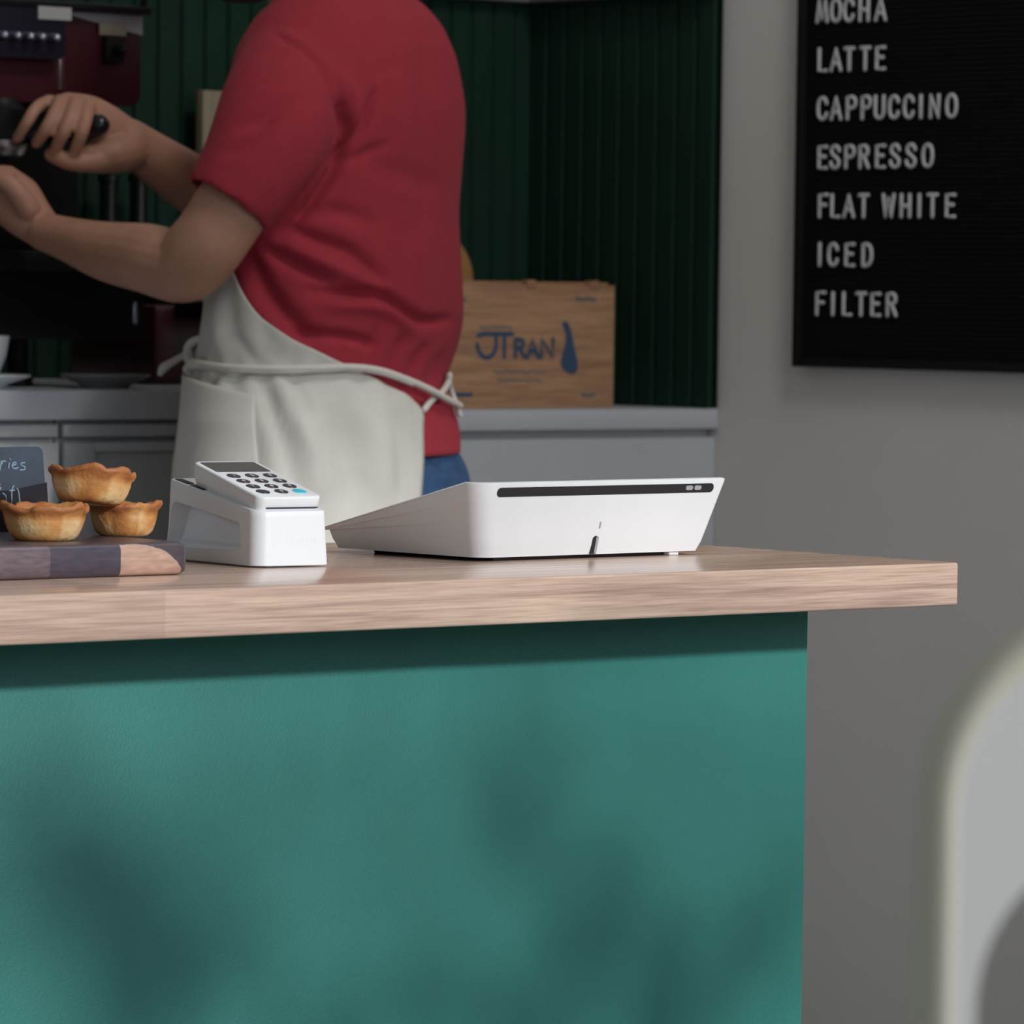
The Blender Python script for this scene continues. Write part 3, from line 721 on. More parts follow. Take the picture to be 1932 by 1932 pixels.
bm = bmesh.new(); bx(bm, (xl+.03, YM-.10, zl1-.03), (mx_(170), YM-.031, zl1-.004), .004); part('drip_tray', bm, 'machine_black')
bm = bmesh.new(); c = V(mx_(232), YM-.03, mz_(590)); tube(bm, [c+V(0, 0, .012), c+V(0, 0, -.012)], .0035, 10); part('glint_rod', bm, 'knob_metal')  # small metal rod stands for a glint on the dark base
for px in (-20, -260):
    c = V(mx_(px), YM-.02, zu0); bm = bmesh.new(); lathe(bm, [(.034, -.052), (.036, -.05), (.036, -.012), (.028, -.006), (.026, .002)], c, 28); part('group_head', bm, 'machine_black')
for sx_ in (xl+.05, mx_(70)):
    for y in (YM+.04, 2.62):
        bm = bmesh.new(); lathe(bm, [(.017, 0), (.02, .002), (.02, .012), (.014, .02), (.014, zl0-ztl)], (sx_, y, ztl+.0005), 20); part('leg', bm, 'machine_black')
c = V(mx_(5), YM-.05, mz_(250)); bm = bmesh.new(); tube(bm, [V(mx_(-70), YM, mz_(210)), V(mx_(-72), YM-.05, mz_(240)), V(mx_(-80), YM-.05, mz_(330))], .005, 10, k=4); part('steam_wand', bm, 'steel')
# dark red grinder to the right of the machine
xg0, xg1 = at(292, 650, Y=2.4).x, at(292, 650, Y=2.4).x+.16
t2 = thing('coffee_grinder', ((xg0+xg1)/2, 2.48, ztl), 'dark red coffee grinder behind the elbow of the person', 'grinder')
bm = bmesh.new(); bx(bm, (xg0, 2.40, ztl+.0005), (xg1, 2.60, at(320, 575, Y=2.4).z), .008); adopt(fin('body', bm, 'machine_red'), t2)
bm = bmesh.new(); lathe(bm, [(.05, 0), (.062, .01), (.066, .06), (.05, .065), (.001, .066)], ((xg0+xg1)/2, 2.50, at(320, 575, Y=2.4).z+.0006), 28); adopt(fin('hopper', bm, 'machine_black'), t2)
bm = bmesh.new(); bx(bm, (xg0+.03, 2.33, ztl+.09), (xg1-.03, 2.399, ztl+.115), .006); adopt(fin('spout', bm, 'machine_black'), t2)
# bottles near the green boards
for px, lab in ((205, 'dark glass bottle, the left of two in the gap above the forearm'), (262, 'dark glass bottle, the right of two in the gap above the forearm')):
    b = at(px, 330, Y=2.735); h = b.z-ztl
    bm = bmesh.new(); lathe(bm, [(.001, 0), (.024, 0), (.026, .004), (.026, h*.58), (.023, h*.66), (.0145, h*.76), (.0130, h*.80), (.0130, h*.96), (.0155, h*.965), (.0155, h), (.001, h)], (0, 0, 0), 28)
    o = fin('bottle', bm, 'bottle_glass'); o.location = (b.x, 2.735, ztl+.0005); tag(o, lab, 'bottle', 'dark bottles by the green boards')
# cups
def saucer(c, r, m, label):
    bm = bmesh.new(); lathe(bm, [(.001, 0), (r*.52, 0), (r*.55, .003), (r*.60, .006), (r*.98, .0155), (r, .017), (r*.985, .0185), (r*.6, .010), (r*.4, .008), (.001, .008)], (0, 0, 0), 44)
    o = fin('saucer', bm, m, auto=70); o.location = c; tag(o, label, 'saucer', 'saucers on the coffee counter'); return o
yq = YL+.075
c = at(-46, 729, Y=yq); saucer(V(c.x, yq, ztl+.0003), .0705, 'porcelain', 'white saucer under the white cup at the left edge')
c2 = at(198, 725, Y=yq+.01); saucer(V(c2.x, yq+.01, ztl+.0003), .060, 'stone_grey', 'saucer at the foot of the machine, its shade put into the grey')  # darker colour on this saucer stands for the shade it sits in
cup = thing('coffee_cup', (c.x, yq, ztl+.0086), 'white porcelain cup on a saucer at the left edge', 'cup')
bm = bmesh.new(); lathe(bm, [(.001, 0), (.024, 0), (.026, .003), (.032, .016), (.039, .034), (.0425, .054), (.0428, .0595), (.0412, .0598), (.040, .054), (.034, .03), (.024, .010), (.001, .008)], (0, 0, 0), 44); fin('bowl', bm, 'porcelain', cup, auto=70)
bm = bmesh.new(); tube(bm, [(-.038, 0, .048), (-.058, 0, .050), (-.064, 0, .036), (-.052, 0, .020), (-.033, 0, .018)], .0045, 10, k=5); fin('handle', bm, 'porcelain', cup)

# ------------------------------------------------------------------ the barista
DP = 6.42
def pp(x, y, off=0.): return at(x, y, D=DP-off)
FV = (EH*-.86 + NH*-.5).normalized(); LV = (EH*-.5 + NH*.86).normalized()
base = pp(630, 900); base.z = 0
person = thing('person', base, 'person in red t-shirt, canvas apron and jeans working at the espresso machine', 'person')
A_, B_ = .21, .125
H0 = math.hypot(A_*.5, B_*.86); PH = math.atan2(B_*.86, A_*.5)
class Prof:
    def __init__(s, rows): s.rows = rows
    def at(s, y):
        R = s.rows
        if y <= R[0][0]: return R[0][1:]
        for i in range(len(R)-1):
            if y <= R[i+1][0]:
                t_ = (y-R[i][0])/(R[i+1][0]-R[i][0])
                p0, p1, p2, p3 = R[max(0, i-1)], R[i], R[i+1], R[min(len(R)-1, i+2)]
                return tuple(.5*(2*b+(c-a)*t_+(2*a-5*b+4*c-d)*t_*t_+(-a+3*b-3*c+d)*t_**3) for a, b, c, d in list(zip(p0, p1, p2, p3))[1:])
        return R[-1][1:]
    def ring(s, y, grow=0.):
        xl_, xr_ = s.at(y); c = pp((xl_+xr_)/2, y); h = (xr_-xl_)/2*DP/FPX
        return c, h/H0, grow
    def pt(s, y, th, grow=0.):
        c, k, _ = s.ring(y)
        d = LV*(A_*math.cos(th)) + FV*(B_*math.sin(th)); n = (LV*(math.cos(th)/A_) + FV*(math.sin(th)/B_)).normalized()
        return c + d*k + n*grow
    def near(s, x, y, grow=0.):
        xl_, xr_ = s.at(y); u = max(-1, min(1, (x-(xl_+xr_)/2)/((xr_-xl_)/2)))
        th = PH - math.acos(-u); return th
torso = Prof([(-48, 578, 708), (-30, 562, 745), (0, 530, 793), (40, 490, 829), (100, 456, 856), (200, 432, 873), (300, 424, 868), (400, 420, 861), (500, 418, 866), (560, 416, 869), (600, 412, 869), (650, 404, 859), (700, 392, 842), (735, 388, 836), (765, 384, 849), (810, 380, 862), (858, 376, 864)])
hips = Prof([(700, 420, 820), (800, 400, 840), (838, 396, 850), (860, 390, 866), (880, 386, 877), (900, 384, 884), (960, 386, 890), (1010, 392, 884)])
skirt = Prof([(330, 418, 866), (500, 414, 864), (600, 404, 866), (650, 396, 856), (692, 389, 836), (735, 388, 838), (800, 386, 846), (900, 374, 852), (1000, 366, 854), (1150, 357, 852), (1500, 347, 848)])
def px_of(p):
    q = p-CAM; z = q.dot(FW); return 966+FPX*q.dot(RT)/z, 966-FPX*q.dot(UP)/z
def segdist(p, pts):
    best = 1e9; tt = 0
    for i in range(len(pts)-1):
        a = Vector(pts[i]); b = Vector(pts[i+1]); d = b-a; t_ = max(0, min(1, (p-a).dot(d)/d.length_squared))
        q = (p-a-d*t_).length
        if q < best: best = q; tt = (i+t_)/(len(pts)-1)
    return best, tt
FOLD = 1.5
def creases(me, folds, facing=.1):
    """cloth folds: each is a polyline in the view, a width and a depth in metres (negative = ridge)"""
    me.calc_loop_triangles(); vn = [Vector(v.normal) for v in me.vertices]
    F_ = [(spline(f[0], 4), f[1], f[2]) for f in folds]
    BBX = [(min(q[0] for q in f)-4*w_, max(q[0] for q in f)+4*w_, min(q[1] for q in f)-4*w_, max(q[1] for q in f)+4*w_) for f, w_, d_ in F_]
    for v in me.vertices:
        n = vn[v.index]
        f = n.dot(NH)
        if f < facing: continue
        x, y = px_of(v.co); s = 0
        for (pts, w_, d_), (x_0, x_1, y_0, y_1) in zip(F_, BBX):
            if x_0 < x < x_1 and y_0 < y < y_1:
                ds, tt = segdist(Vector((x, y)), pts); s += d_*math.exp(-(ds/w_)**2)*math.sin(PI*min(1, max(0, .08+tt*.84)))**.6
        v.co -= n*s*FOLD*min(1, (f-facing)*3)
def ringpts(P, y, n=48, grow=0.): return [P.pt(y, 2*PI*i/n, grow) for i in range(n)]

# body: head, neck, trunk, arms and hands as one skin
bm = bmesh.new()
loft(bm, [ringpts(torso, y, 32, -.036) for y in (-20, 60, 160, 300, 450, 600, 720, 840)] + [[p_-NH*.03 for p_ in ringpts(hips, y, 32, -.035)] for y in (900, 980)])
tube(bm, [pp(640, 40), pp(600, -20, .0), pp(560, -70, .0), pp(535, -120, 0)], [.085, .064, .058, .055], 20, k=3)
HC = pp(490, -168); HT = Matrix.Rotation(math.radians(14), 3, LV)     # head bowed forwards
def hd(a, b, c): return HC + HT @ (FV*a + LV*b + V(0, 0, 1)*c)
def sphere(bm, c, r, ax=(1, 1, 1), n=24):
    m_ = bmesh.ops.create_uvsphere(bm, u_segments=n, v_segments=n//2, radius=1)['verts']
    for v in m_: v.co = c + HT @ (FV*(v.co.x*ax[0]*r) + LV*(v.co.y*ax[1]*r) + V(0, 0, 1)*(v.co.z*ax[2]*r))
sphere(bm, hd(-.012, 0, .025), .1, (.98, .76, .92)); sphere(bm, hd(.030, 0, -.03), .075, (.82, .80, 1.0)); sphere(bm, hd(.052, 0, -.078), .03, (1, 1.1, .8))
tube(bm, [hd(.088, 0, .014), hd(.103, 0, -.012), hd(.112, 0, -.028)], [.010, .012, .014], 10)
tube(bm, [hd(.086, .02, -.058), hd(.094, 0, -.058), hd(.086, -.02, -.058)], [.006, .008, .006], 8)
for s_ in (-1, 1):
    tube(bm, [hd(-.012, s_*.078, .022), hd(-.022, s_*.086, .0), hd(-.012, s_*.078, -.026)], [.012, .014, .009], 10)
    sphere(bm, hd(.077, s_*.032, .013), .013)
def limb(pts, n=18, k=5, flat=1.): tube(bm, [pp(*p[:3]) for p in pts], [p[3] for p in pts], n, k=k, flat=flat)
# near (left) arm
limb([(570, 150, .09, .030), (520, 240, .185, .041), (455, 360, .222, .0465), (405, 440, .226, .0470), (378, 474, .222, .0470), (345, 503, .205, .0455), (275, 487, .17, .0435), (200, 474, .125, .0375), (130, 452, .085, .0285), (80, 436, .06, .0245)])
limb([(85, 437, .06, .0245), (55, 410, .05, .031), (28, 380, .045, .036), (8, 358, .045, .032)], flat=.8)
for oy, oo in ((338, .062), (352, .045), (368, .03), (384, .018)):       # fingers of the fist, closed round a handle outside the picture
    limb([(14, oy, oo, .0125), (-14, oy-6, oo+.006, .0112), (-34, oy+10, oo-.008, .010), (-30, oy+30, oo-.028, .0095), (-10, oy+34, oo-.034, .0088)], 12, 4)
limb([(52, 392, .075, .016), (26, 356, .088, .0135), (0, 340, .086, .0115), (-22, 342, .074, .010)], 12, 4)
# far (right) arm
limb([(770, 110, -.15, .056), (690, 260, -.21, .05), (575, 400, -.225, .046), (480, 412, -.195, .043), (380, 358, -.13, .040), (300, 305, -.075, .0335), (240, 262, -.045, .028)])
limb([(245, 264, -.045, .029), (212, 245, -.035, .034), (170, 222, -.02, .034), (138, 210, -.012, .029)], flat=.72)
limb([(240, 285, -.03, .026), (205, 292, -.01, .024), (170, 290, .0, .015)], 14, 4)
FING = [[(166, 200, .004, .0100), (164, 216, .034, .0094), (155, 249, .046, .0088), (140, 290, .030, .0078)],
        [(140, 195, .006, .0100), (136, 214, .036, .0094), (121, 247, .048, .0088), (104, 283, .032, .0078)],
        [(113, 191, .002, .0098), (105, 210, .033, .0092), (88, 242, .045, .0086), (69, 270, .029, .0076)],
        [(94, 191, -.004, .0092), (70, 203, .022, .0086), (52, 229, .032, .0080), (33, 261, .020, .0072)]]
for f in FING: limb(f, 12, 5)
limb([(205, 300, -.01, .019), (165, 306, .012, .0145), (128, 303, .024, .0125), (98, 292, .022, .0105)], 12, 5)
bmesh.ops.recalc_face_normals(bm, faces=bm.faces)
me = bpy.data.meshes.new('body'); bm.to_mesh(me); bm.free()
o = link('body', me, 'skin'); baked(o, [('REMESH', dict(mode='VOXEL', voxel_size=.0028)), ('SMOOTH', dict(factor=.5, iterations=2))]); adopt(o, person)
# hair and beard
def shell(name, test, grow, parent=person):
    bm = bmesh.new(); sphere(bm, hd(-.012, 0, .025), .1+grow, (.98, .76, .92), 40); sphere(bm, hd(.030, 0, -.03), .075+grow, (.82, .80, 1.0), 40); sphere(bm, hd(.052, 0, -.078), .03+grow*.8, (1, 1.1, .8), 24)
    iv = HT.inverted()
    kill = [v for v in bm.verts if not test(iv @ (v.co-HC))]
    bmesh.ops.delete(bm, geom=kill, context='VERTS')
    o = adopt(fin(name, bm, 'hair'), parent)
    return o
def q_(p): return (p.dot(FV), p.dot(LV), p.z)
shell('hair', lambda p: (lambda a, b, c: c > -.055+a*.9 and not (a > .04 and c < .05))(*q_(p)), .010)
shell('beard', lambda p: (lambda a, b, c: c < -.045 and a > -.01 and not (a > .08 and c > -.07))(*q_(p)), .007)

# t-shirt
bm = bmesh.new()
ys = [-48+(858+48)*i/60 for i in range(61)]
loft(bm, [ringpts(torso, y, 64, .002) for y in ys])
def sleeve(pts, rin):
    s = spline([(*pp(*p[:3]), p[3], p[4]) for p in pts], 5); path = [Vector(q[:3]) for q in s]
    F = frames(path); rings = []
    ax = NH
    for c, f, q in zip(path, F, s):
        u = (ax-f[0]*ax.dot(f[0])).normalized(); v = f[0].cross(u)
        rings.append([c+u*(q[4]*math.cos(2*PI*i/36))+v*(q[3]*math.sin(2*PI*i/36)) for i in range(36)])
    # turn in at the cuff so that the arm comes out of an opening
    c, f = path[-1], F[-1]; inn = []
    for r_, back in ((rin, 0), (rin, .022)):
        u = (ax-f[0]*ax.dot(f[0])).normalized(); v = f[0].cross(u)
        inn.append([c-f[0]*back+u*(r_*math.cos(2*PI*i/36))+v*(r_*math.sin(2*PI*i/36)) for i in range(36)])
    loft(bm, rings+inn)
sleeve([(560, 112, .10, .064, .060), (545, 150, .14, .070, .064), (528, 200, .178, .0735, .067), (505, 262, .205, .072, .066), (468, 328, .222, .064, .062), (428, 388, .230, .0565, .060)], .0515)
sleeve([(755, 120, -.11, .070, .066), (725, 200, -.16, .072, .066), (680, 290, -.195, .068, .064), (625, 360, -.21, .060, .060)], .050)
bmesh.ops.recalc_face_normals(bm, faces=bm.faces)
me = bpy.data.meshes.new('t_shirt'); bm.to_mesh(me); bm.free()
o = link('t_shirt', me, 'shirt_red'); baked(o, [('REMESH', dict(mode='VOXEL', voxel_size=.0048)), ('SMOOTH', dict(factor=.5, iterations=5))])
FOLDS = [([(640, 200), (652, 250), (640, 305), (612, 352), (575, 398), (530, 440)], 12, .012), ([(706, 178), (690, 225), (664, 268), (628, 300)], 9, .008), ([(730, 272), (690, 290), (640, 308)], 10, .004),
         ([(548, 432), (600, 452), (660, 474), (720, 525)], 13, .009), ([(540, 462), (600, 492), (660, 520), (720, 545)], 14, -.006), ([(500, 470), (560, 500), (620, 530)], 12, .008),
         ([(470, 485), (500, 545), (545, 600), (590, 640)], 20, .010), ([(590, 548), (660, 556), (715, 556), (760, 582), (800, 606), (848, 604)], 11, .010), ([(620, 576), (690, 578), (740, 590), (775, 620)], 13, -.006),
         ([(556, 632), (620, 632), (672, 640), (705, 652)], 9, .008), ([(700, 690), (702, 660), (712, 620)], 9, .004), ([(738, 712), (742, 680), (758, 640)], 9, .005), ([(775, 720), (782, 690), (800, 655)], 9, .005), ([(812, 728), (820, 700), (832, 670)], 8, .004),
         ([(522, 66), (560, 88), (600, 122), (626, 168), (640, 222), (636, 262)], 5.5, .0036), ([(535, 62), (578, 88), (618, 122), (646, 168), (658, 222)], 8, -.003), ([(455, 240), (500, 220), (545, 190)], 14, .005), ([(430, 290), (470, 268), (510, 232)], 12, .004), ([(372, 342), (430, 372), (488, 408)], 3, .0015),
         ([(640, 130), (668, 180), (672, 230), (655, 280)], 12, -.005), ([(690, 300), (760, 330), (830, 350)], 24, .003), ([(560, 400), (640, 400), (700, 420)], 16, .004), ([(798, 100), (806, 260), (800, 420)], 18, .003)]
creases(o.data, FOLDS); adopt(o, person)
# jeans
bm = bmesh.new()
loft(bm, [[p_-NH*.030 for p_ in ringpts(hips, y, 40, .0)] for y in (838, 860, 880, 900, 930, 960, 1010)])
for s_ in (1, -1):
    hp_ = pp(640, 985, -.02) + LV*(.070*s_); path = []
    for z, r_ in ((.86, .080), (.76, .082), (.62, .074), (.48, .066), (.32, .062), (.16, .056), (.075, .058)):
        path.append((hp_.x+(FV.x*.02 if z > .4 else 0), hp_.y+(FV.y*.02 if z > .4 else 0), z, r_))
    tube(bm, [p[:3] for p in path], [p[3] for p in path], 24, k=4, round_ends=False)
bmesh.ops.recalc_face_normals(bm, faces=bm.faces)
me = bpy.data.meshes.new('jeans'); bm.to_mesh(me); bm.free()
o = link('jeans', me, 'denim'); baked(o, [('REMESH', dict(mode='VOXEL', voxel_size=.008)), ('SMOOTH', dict(factor=.5, iterations=4))])
creases(o.data, [([(812, 862), (840, 885), (872, 892)], 5, .005), ([(800, 905), (840, 900), (880, 915)], 9, -.004)]); adopt(o, person)
for s_ in (1, -1):
    hp_ = pp(640, 985, -.02) + LV*(.070*s_); bm = bmesh.new(); rings = []
    for a, wd_, h in ((-.095, .018, .03), (-.085, .034, .065), (-.03, .040, .085), (.04, .043, .075), (.11, .048, .055), (.165, .042, .042), (.192, .02, .025)):
        rings.append([V(hp_.x, hp_.y, 0) + FV*a + LV*(wd_*math.cos(2*PI*i/20)) + V(0, 0, .001+h/2+h/2*math.sin(2*PI*i/20)) for i in range(20)])
    loft(bm, rings); adopt(fin('shoe', bm, 'shoe', auto=80), person)
# apron
EDGE = Prof([(338, 445, 0), (400, 446, 0), (460, 448, 0), (500, 456, 0), (550, 477, 0), (600, 512, 0), (640, 566, 0), (670, 625, 0), (692, 668, 0), (715, 712, 0), (745, 758, 0), (772, 779, 0), (800, 780, 0), (860, 782, 0), (930, 778, 0), (1100, 774, 0), (1500, 768, 0)])
bm = bmesh.new(); rows = []
ny, nt_ = 150, 110
for j in range(ny+1):
    y = 338 + (1500-338)*(j/ny)**1.15
    thn = skirt.near(EDGE.at(y)[0], y); thf = min(PI-thn, PI+.2); row = []
    for i in range(nt_+1):
        th = thn+(thf-thn)*i/nt_
        g = .009 + .010*max(0, min(1, (y-690)/70)) + .018*math.exp(-((th+.05)/.55)**2)*max(0, min(1, (y-700)/90)) + .003*math.sin(th*9)*max(0, min(1, (y-700)/150)) + (.004*math.sin(th*26+.6)*math.exp(-((y-715)/45)**2) if y > 640 else 0)
        row.append(skirt.pt(y, th, g))
    rows.append(row)
loft(bm, rows, closed=False); 
bmesh.ops.recalc_face_normals(bm, faces=bm.faces)
me = bpy.data.meshes.new('apron'); bm.to_mesh(me); bm.free()
ax_ = pp(605, 900)
if sum((f_.normal.dot(V(f_.center.x-ax_.x, f_.center.y-ax_.y, 0)) for f_ in me.polygons)) < 0: me.flip_normals()
ap = link('apron', me, 'canvas')
FOLD = 1.0
creases(ap.data, [([(508, 745), (520, 790), (538, 840), (558, 925), (566, 990)], 12, .0095), ([(545, 742), (568, 800), (590, 860), (600, 930)], 14, -.012), ([(470, 770), (480, 840), (486, 930)], 16, .007), ([(520, 706), (528, 740), (540, 790)], 8, -.007), ([(552, 706), (564, 735), (580, 780)], 7, .006), ([(586, 704), (598, 735), (618, 775)], 8, .005), ([(604, 704), (616, 728)], 7, -.005),
                 ([(430, 520), (436, 600), (440, 660)], 15, .005), ([(640, 790), (660, 860), (668, 960)], 26, .008), ([(700, 770), (722, 850), (726, 940)], 30, -.008), ([(745, 790), (756, 860), (758, 940)], 18, .006), ([(455, 640), (470, 670), (476, 688)], 8, .004), ([(495, 560), (500, 620), (520, 680)], 12, .004), ([(545, 640), (540, 665), (534, 688)], 8, .004), ([(410, 560), (408, 620), (412, 670)], 10, -.005),
                 ([(400, 780), (392, 850), (384, 940)], 16, .006), ([(432, 820), (430, 890), (424, 960)], 14, -.005)])
baked(ap, [('SOLIDIFY', dict(thickness=.0022, offset=-1)), ('SMOOTH', dict(factor=.4, iterations=2))]); adopt(ap, person)
def sub(name, bm, m='canvas', auto=60):
    o = fin(name, bm, m, auto=auto); o.data.transform(local(person)); o.parent = ap; return o
def onsk(x, y, g=.012): th = skirt.near(x, y); g += .018*math.exp(-((th+.05)/.55)**2)*max(0, min(1, (y-700)/90)); return skirt.pt(y, skirt.near(x, y), g)
# patch pocket
bm = bmesh.new(); rows = []
for j in range(25):
    row = []
    for i in range(25):
        s = i/24; tx = 382+(503-382)*s; ytop = 704+(741-704)*s; y = ytop+(930-ytop)*j/24
        row.append(onsk(tx+(8*j/24)*s, y, .0235))
    rows.append(row)
loft(bm, rows, closed=False); o = fin('pocket', bm, 'canvas'); baked(o, [('SOLIDIFY', dict(thickness=.002, offset=0))]); o.data.transform(local(person)); o.parent = ap
# strings: waist tie, crossing at the back, knot and loose end in front
def string(pts, r=.0042, g=.019, P=skirt): 
    bm = bmesh.new(); tube(bm, [P.pt(y, P.near(x, y), g) for x, y in pts], r, 10, k=5); return sub('string', bm, 'cord')
string([(400, 684), (450, 690), (520, 692), (590, 690), (650, 688), (700, 694), (748, 712), (790, 733), (815, 749), (838, 764)], .0046)
string([(398, 690), (455, 695), (530, 697), (600, 694), (660, 691), (712, 701), (755, 719)], .0036)
string([(788, 768), (800, 752), (818, 737), (828, 722), (832, 706)], .0042, .010, torso)
string([(832, 706), (834, 730), (843, 756), (852, 782)], .0036, .009, torso)
bm = bmesh.new(); c0 = onsk(390, 682, .02)
tube(bm, [onsk(402, 640, .010), onsk(394, 652, .018), onsk(391, 672, .018), onsk(396, 692, .013), onsk(404, 684, .011)], [.004, .0065, .0075, .0065, .005], 10, k=5)
tube(bm, [onsk(396, 688, .013), onsk(386, 698, .018), onsk(392, 708, .013)], [.005, .006, .005], 10, k=4); sub('knot', bm, 'cord')
bm = bmesh.new(); k0 = onsk(392, 664, .018)
tube(bm, [k0, pp(368, 666, .0), pp(345, 672, .0), pp(324, 684, .0), pp(309, 694, 0), pp(303, 704, 0)], [.0045, .0042, .0042, .0048, .0062, .004], 10, k=5); sub('string', bm, 'cord')

# portafilter in the right hand
pf0 = pp(28, 266, -.045); pf1 = pp(60, 258, -.012); pf2 = pp(186, 236, .012)
t = thing('portafilter', pp(105, 250, 0), 'black-handled portafilter held in the right hand', 'portafilter')
bm = bmesh.new(); tube(bm, [pf1, pf1.lerp(pf2, .3), pf1.lerp(pf2, .6), pf1.lerp(pf2, .88), pf2], [.010, .0125, .0135, .0155, .0145], 18, k=4); adopt(fin('handle', bm, 'black_gloss'), t)
bm = bmesh.new(); tube(bm, [pf0, pf1], [.007, .008], 14); adopt(fin('neck', bm, 'steel'), t)
bm = bmesh.new(); lathe(bm, [(.001, -.022), (.02, -.022), (.030, -.012), (.033, 0), (.034, .016), (.030, .016), (.029, 0), (.001, -.008)], pf0+(pf0-pf1).normalized()*.034, 32); adopt(fin('basket', bm, 'steel', auto=50), t)

# ------------------------------------------------------------------ stool in front, close to the camera
DS = 1.62
def sp(x, y, off=0.): return at(x, y, D=DS-off)
zs = sp(1850, 1180).z; 
sc_ = DS/FPX
t = thing('bar_stool', (0, 0, 0), 'pale painted bar stool with open rounded back, close in front', 'stool')
org = sp(1800, 1932); org = V(org.x, org.y, 0)
u = EH; n = NH                                          # u across the back, n towards the viewer
BW = .36; th = .0135
top = sp(1932, 1180).z-.002
def sb(a, z, d): return org + u*a + V(0, 0, z) - n*d    # a from the left edge of the front face, d away from the viewer
bot = .66
poly = roundpoly([(0, bot), (BW, bot), (BW, top), (0, top)], [.004, .004, .058, .058], 12)
inn = roundpoly([(.0068, bot+.02), (BW-.0068, bot+.02), (BW-.0068, top-.064), (.0068, top-.064)], [.01, .01, .058, .058], 12)
so, si = sync(poly, inn, 160)
bm = bmesh.new()
ringplate(bm, so, si, lambda p: sb(p[0], p[1], 0), lambda p: sb(p[0]-.0, p[1], .0012)); adopt(fin('backrest', bm, 'stool_paint', auto=50), t)
# rim that turns away from the viewer around the outer edge
bm = bmesh.new(); rim = [p for p in poly]
lay = [(0., .0), (-.0030, .0008), (-.0060, .0030), (-.0085, .0075), (-.0100, .013), (-.0108, .024), (-.0100, .026)]
rr = []
cx = BW/2
for gx, d in lay:
    row = []
    for (a, z) in rim:
        dirv = Vector((a-cx, z-(top-.18))); 
        # outward offset along x at the sides and along z at the top
        ox = (-1 if a < cx else 1)*min(1, abs(a-cx)/(BW/2)); oz = max(0, (z-(top-.058))/.058)
        l = math.hypot(ox*(1-oz*.5), oz) or 1
        row.append(sb(a - gx*ox*(1-oz*.6)/l, z - gx*oz/l, d))
    rr.append(row)
loft(bm, rr, cap=False); o = fin('back_rim', bm, 'stool_edge', auto=70); baked(o, [('SOLIDIFY', dict(thickness=.0015, offset=0))]); adopt(o, t); o['label'] = 'yellowish worn rim'
sc0 = org + u*(BW/2) + n*.19
bm = bmesh.new(); rings = []
for ins, z in ((.01, .630), (.002, .634), (0, .640), (0, .652), (.004, .657), (.03, .655)):
    rings.append([sc0 + u*x + n*y + V(0, 0, z) for x, y in rrect(.37-2*ins, .37-2*ins, .06, 8)])
loft(bm, rings); adopt(fin('seat', bm, 'stool_paint', auto=50), t)
for sx_ in (-1, 1):
    for sy_ in (-1, 1):
        bm = bmesh.new(); tube(bm, [sc0+u*(.15*sx_)+n*(.15*sy_)+V(0, 0, .63), sc0+u*(.20*sx_)+n*(.20*sy_)+V(0, 0, .012)], [.014, .011], 14); adopt(fin('leg', bm, 'stool_paint'), t)
bm = bmesh.new(); pts = [sc0+u*(.182*a)+n*(.182*b)+V(0, 0, .25) for a, b in ((-1, -1), (1, -1), (1, 1), (-1, 1), (-1, -1))]
for p_, q_2 in zip(pts, pts[1:]): tube(bm, [p_, q_2], .008, 10)
adopt(fin('foot_ring', bm, 'stool_paint'), t)

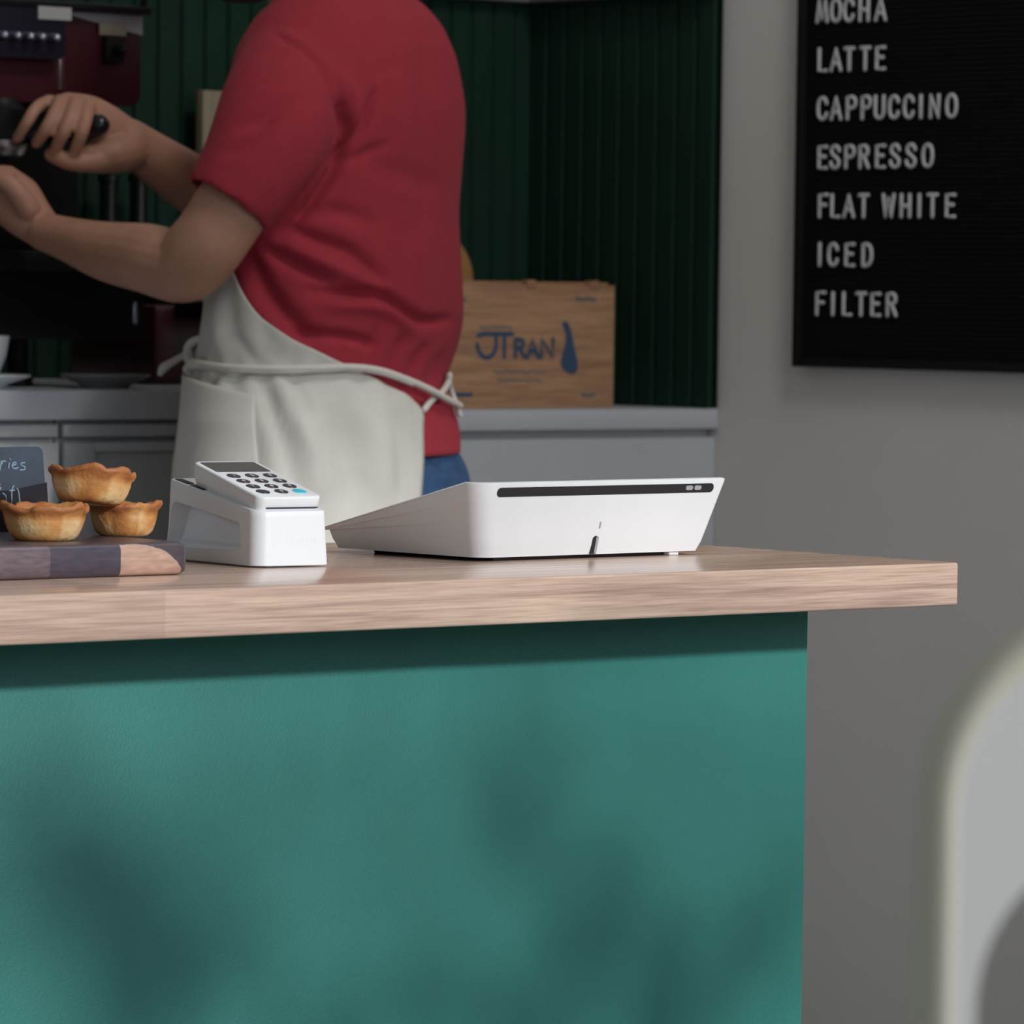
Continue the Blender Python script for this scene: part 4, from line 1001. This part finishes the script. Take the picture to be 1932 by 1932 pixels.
# ------------------------------------------------------------------ unseen plant added to shade spots of the sunlit counter front
SD = Vector((-.06, .937, -.345)).normalized()
pr_ = random.Random(11)
hang = at(900, 1500, Y=.125) - SD*2.45
t = thing('dapple_plant', (hang.x, hang.y, 0), 'unseen leafy plant added above the view to dapple the counter front', 'plant')
t.location = (0, 0, 0)
shade_spots = [(985, 1440, 70), (1000, 1560, 85), (960, 1650, 90), (1130, 1720, 95), (1190, 1820, 110), (1290, 1880, 100), (1060, 1850, 90), (250, 1640, 120), (150, 1560, 110), (330, 1720, 110), (200, 1800, 130),
         (70, 1700, 120), (420, 1880, 110), (470, 1480, 45), (860, 1920, 110), (720, 1930, 70), (1480, 1740, 80), (1440, 1860, 110), (1340, 1800, 60), (60, 1420, 60), (640, 1352, 40), (930, 1345, 50), (1080, 1320, 36), (1260, 1300, 40), (1000, 1980, 130), (600, 2010, 120), (250, 1960, 140), (1250, 2020, 160), (800, 1600, 40)]
for k, (x, y, r) in enumerate(shade_spots):
    d = 2.2+.45*pr_.random(); c = at(x, y, Y=.125) - SD*d; r = r/2200*.9
    nrm = (SD*-1 + V(pr_.uniform(-.5, .5), 0, pr_.uniform(-.4, .4))).normalized(); a = nrm.orthogonal().normalized(); b = nrm.cross(a); an = pr_.uniform(0, 6.28)
    e1 = a*math.cos(an)+b*math.sin(an); e2 = nrm.cross(e1)
    bm = bmesh.new(); m_ = 12; vs = []
    for i in range(m_):
        th_ = 2*PI*i/m_; vs.append(bm.verts.new(c + e1*(r*1.15*math.cos(th_)) + e2*(r*.85*math.sin(th_)*(1-.25*math.cos(th_))) - nrm*(.01*math.cos(th_)**2)))
    cv = bm.verts.new(c+nrm*.004)
    for i in range(m_): bm.faces.new((vs[i], vs[(i+1) % m_], cv))
    o = fin('dapple_leaf', bm, 'dapple_leaf_dark', t)
bm = bmesh.new()
for k in range(0, len(shade_spots), 3):
    p0 = V(hang.x, hang.y, 2.5); x, y, r = shade_spots[k]; c = at(x, y, Y=.125) - SD*2.4
    tube(bm, [p0, p0.lerp(c, .5)+V(0, 0, .12), c], .003, 6, k=4)
tube(bm, [V(hang.x, hang.y, 2.5), V(hang.x, hang.y, ZC)], .004, 6)
fin('dapple_stems', bm, 'dapple_leaf_dark', t)
bm = bmesh.new(); lathe(bm, [(.001, 2.45), (.08, 2.45), (.11, 2.62), (.105, 2.62), (.08, 2.50), (.001, 2.5)], (hang.x, hang.y, 0), 24); fin('dapple_pot', bm, 'stone_grey', t)
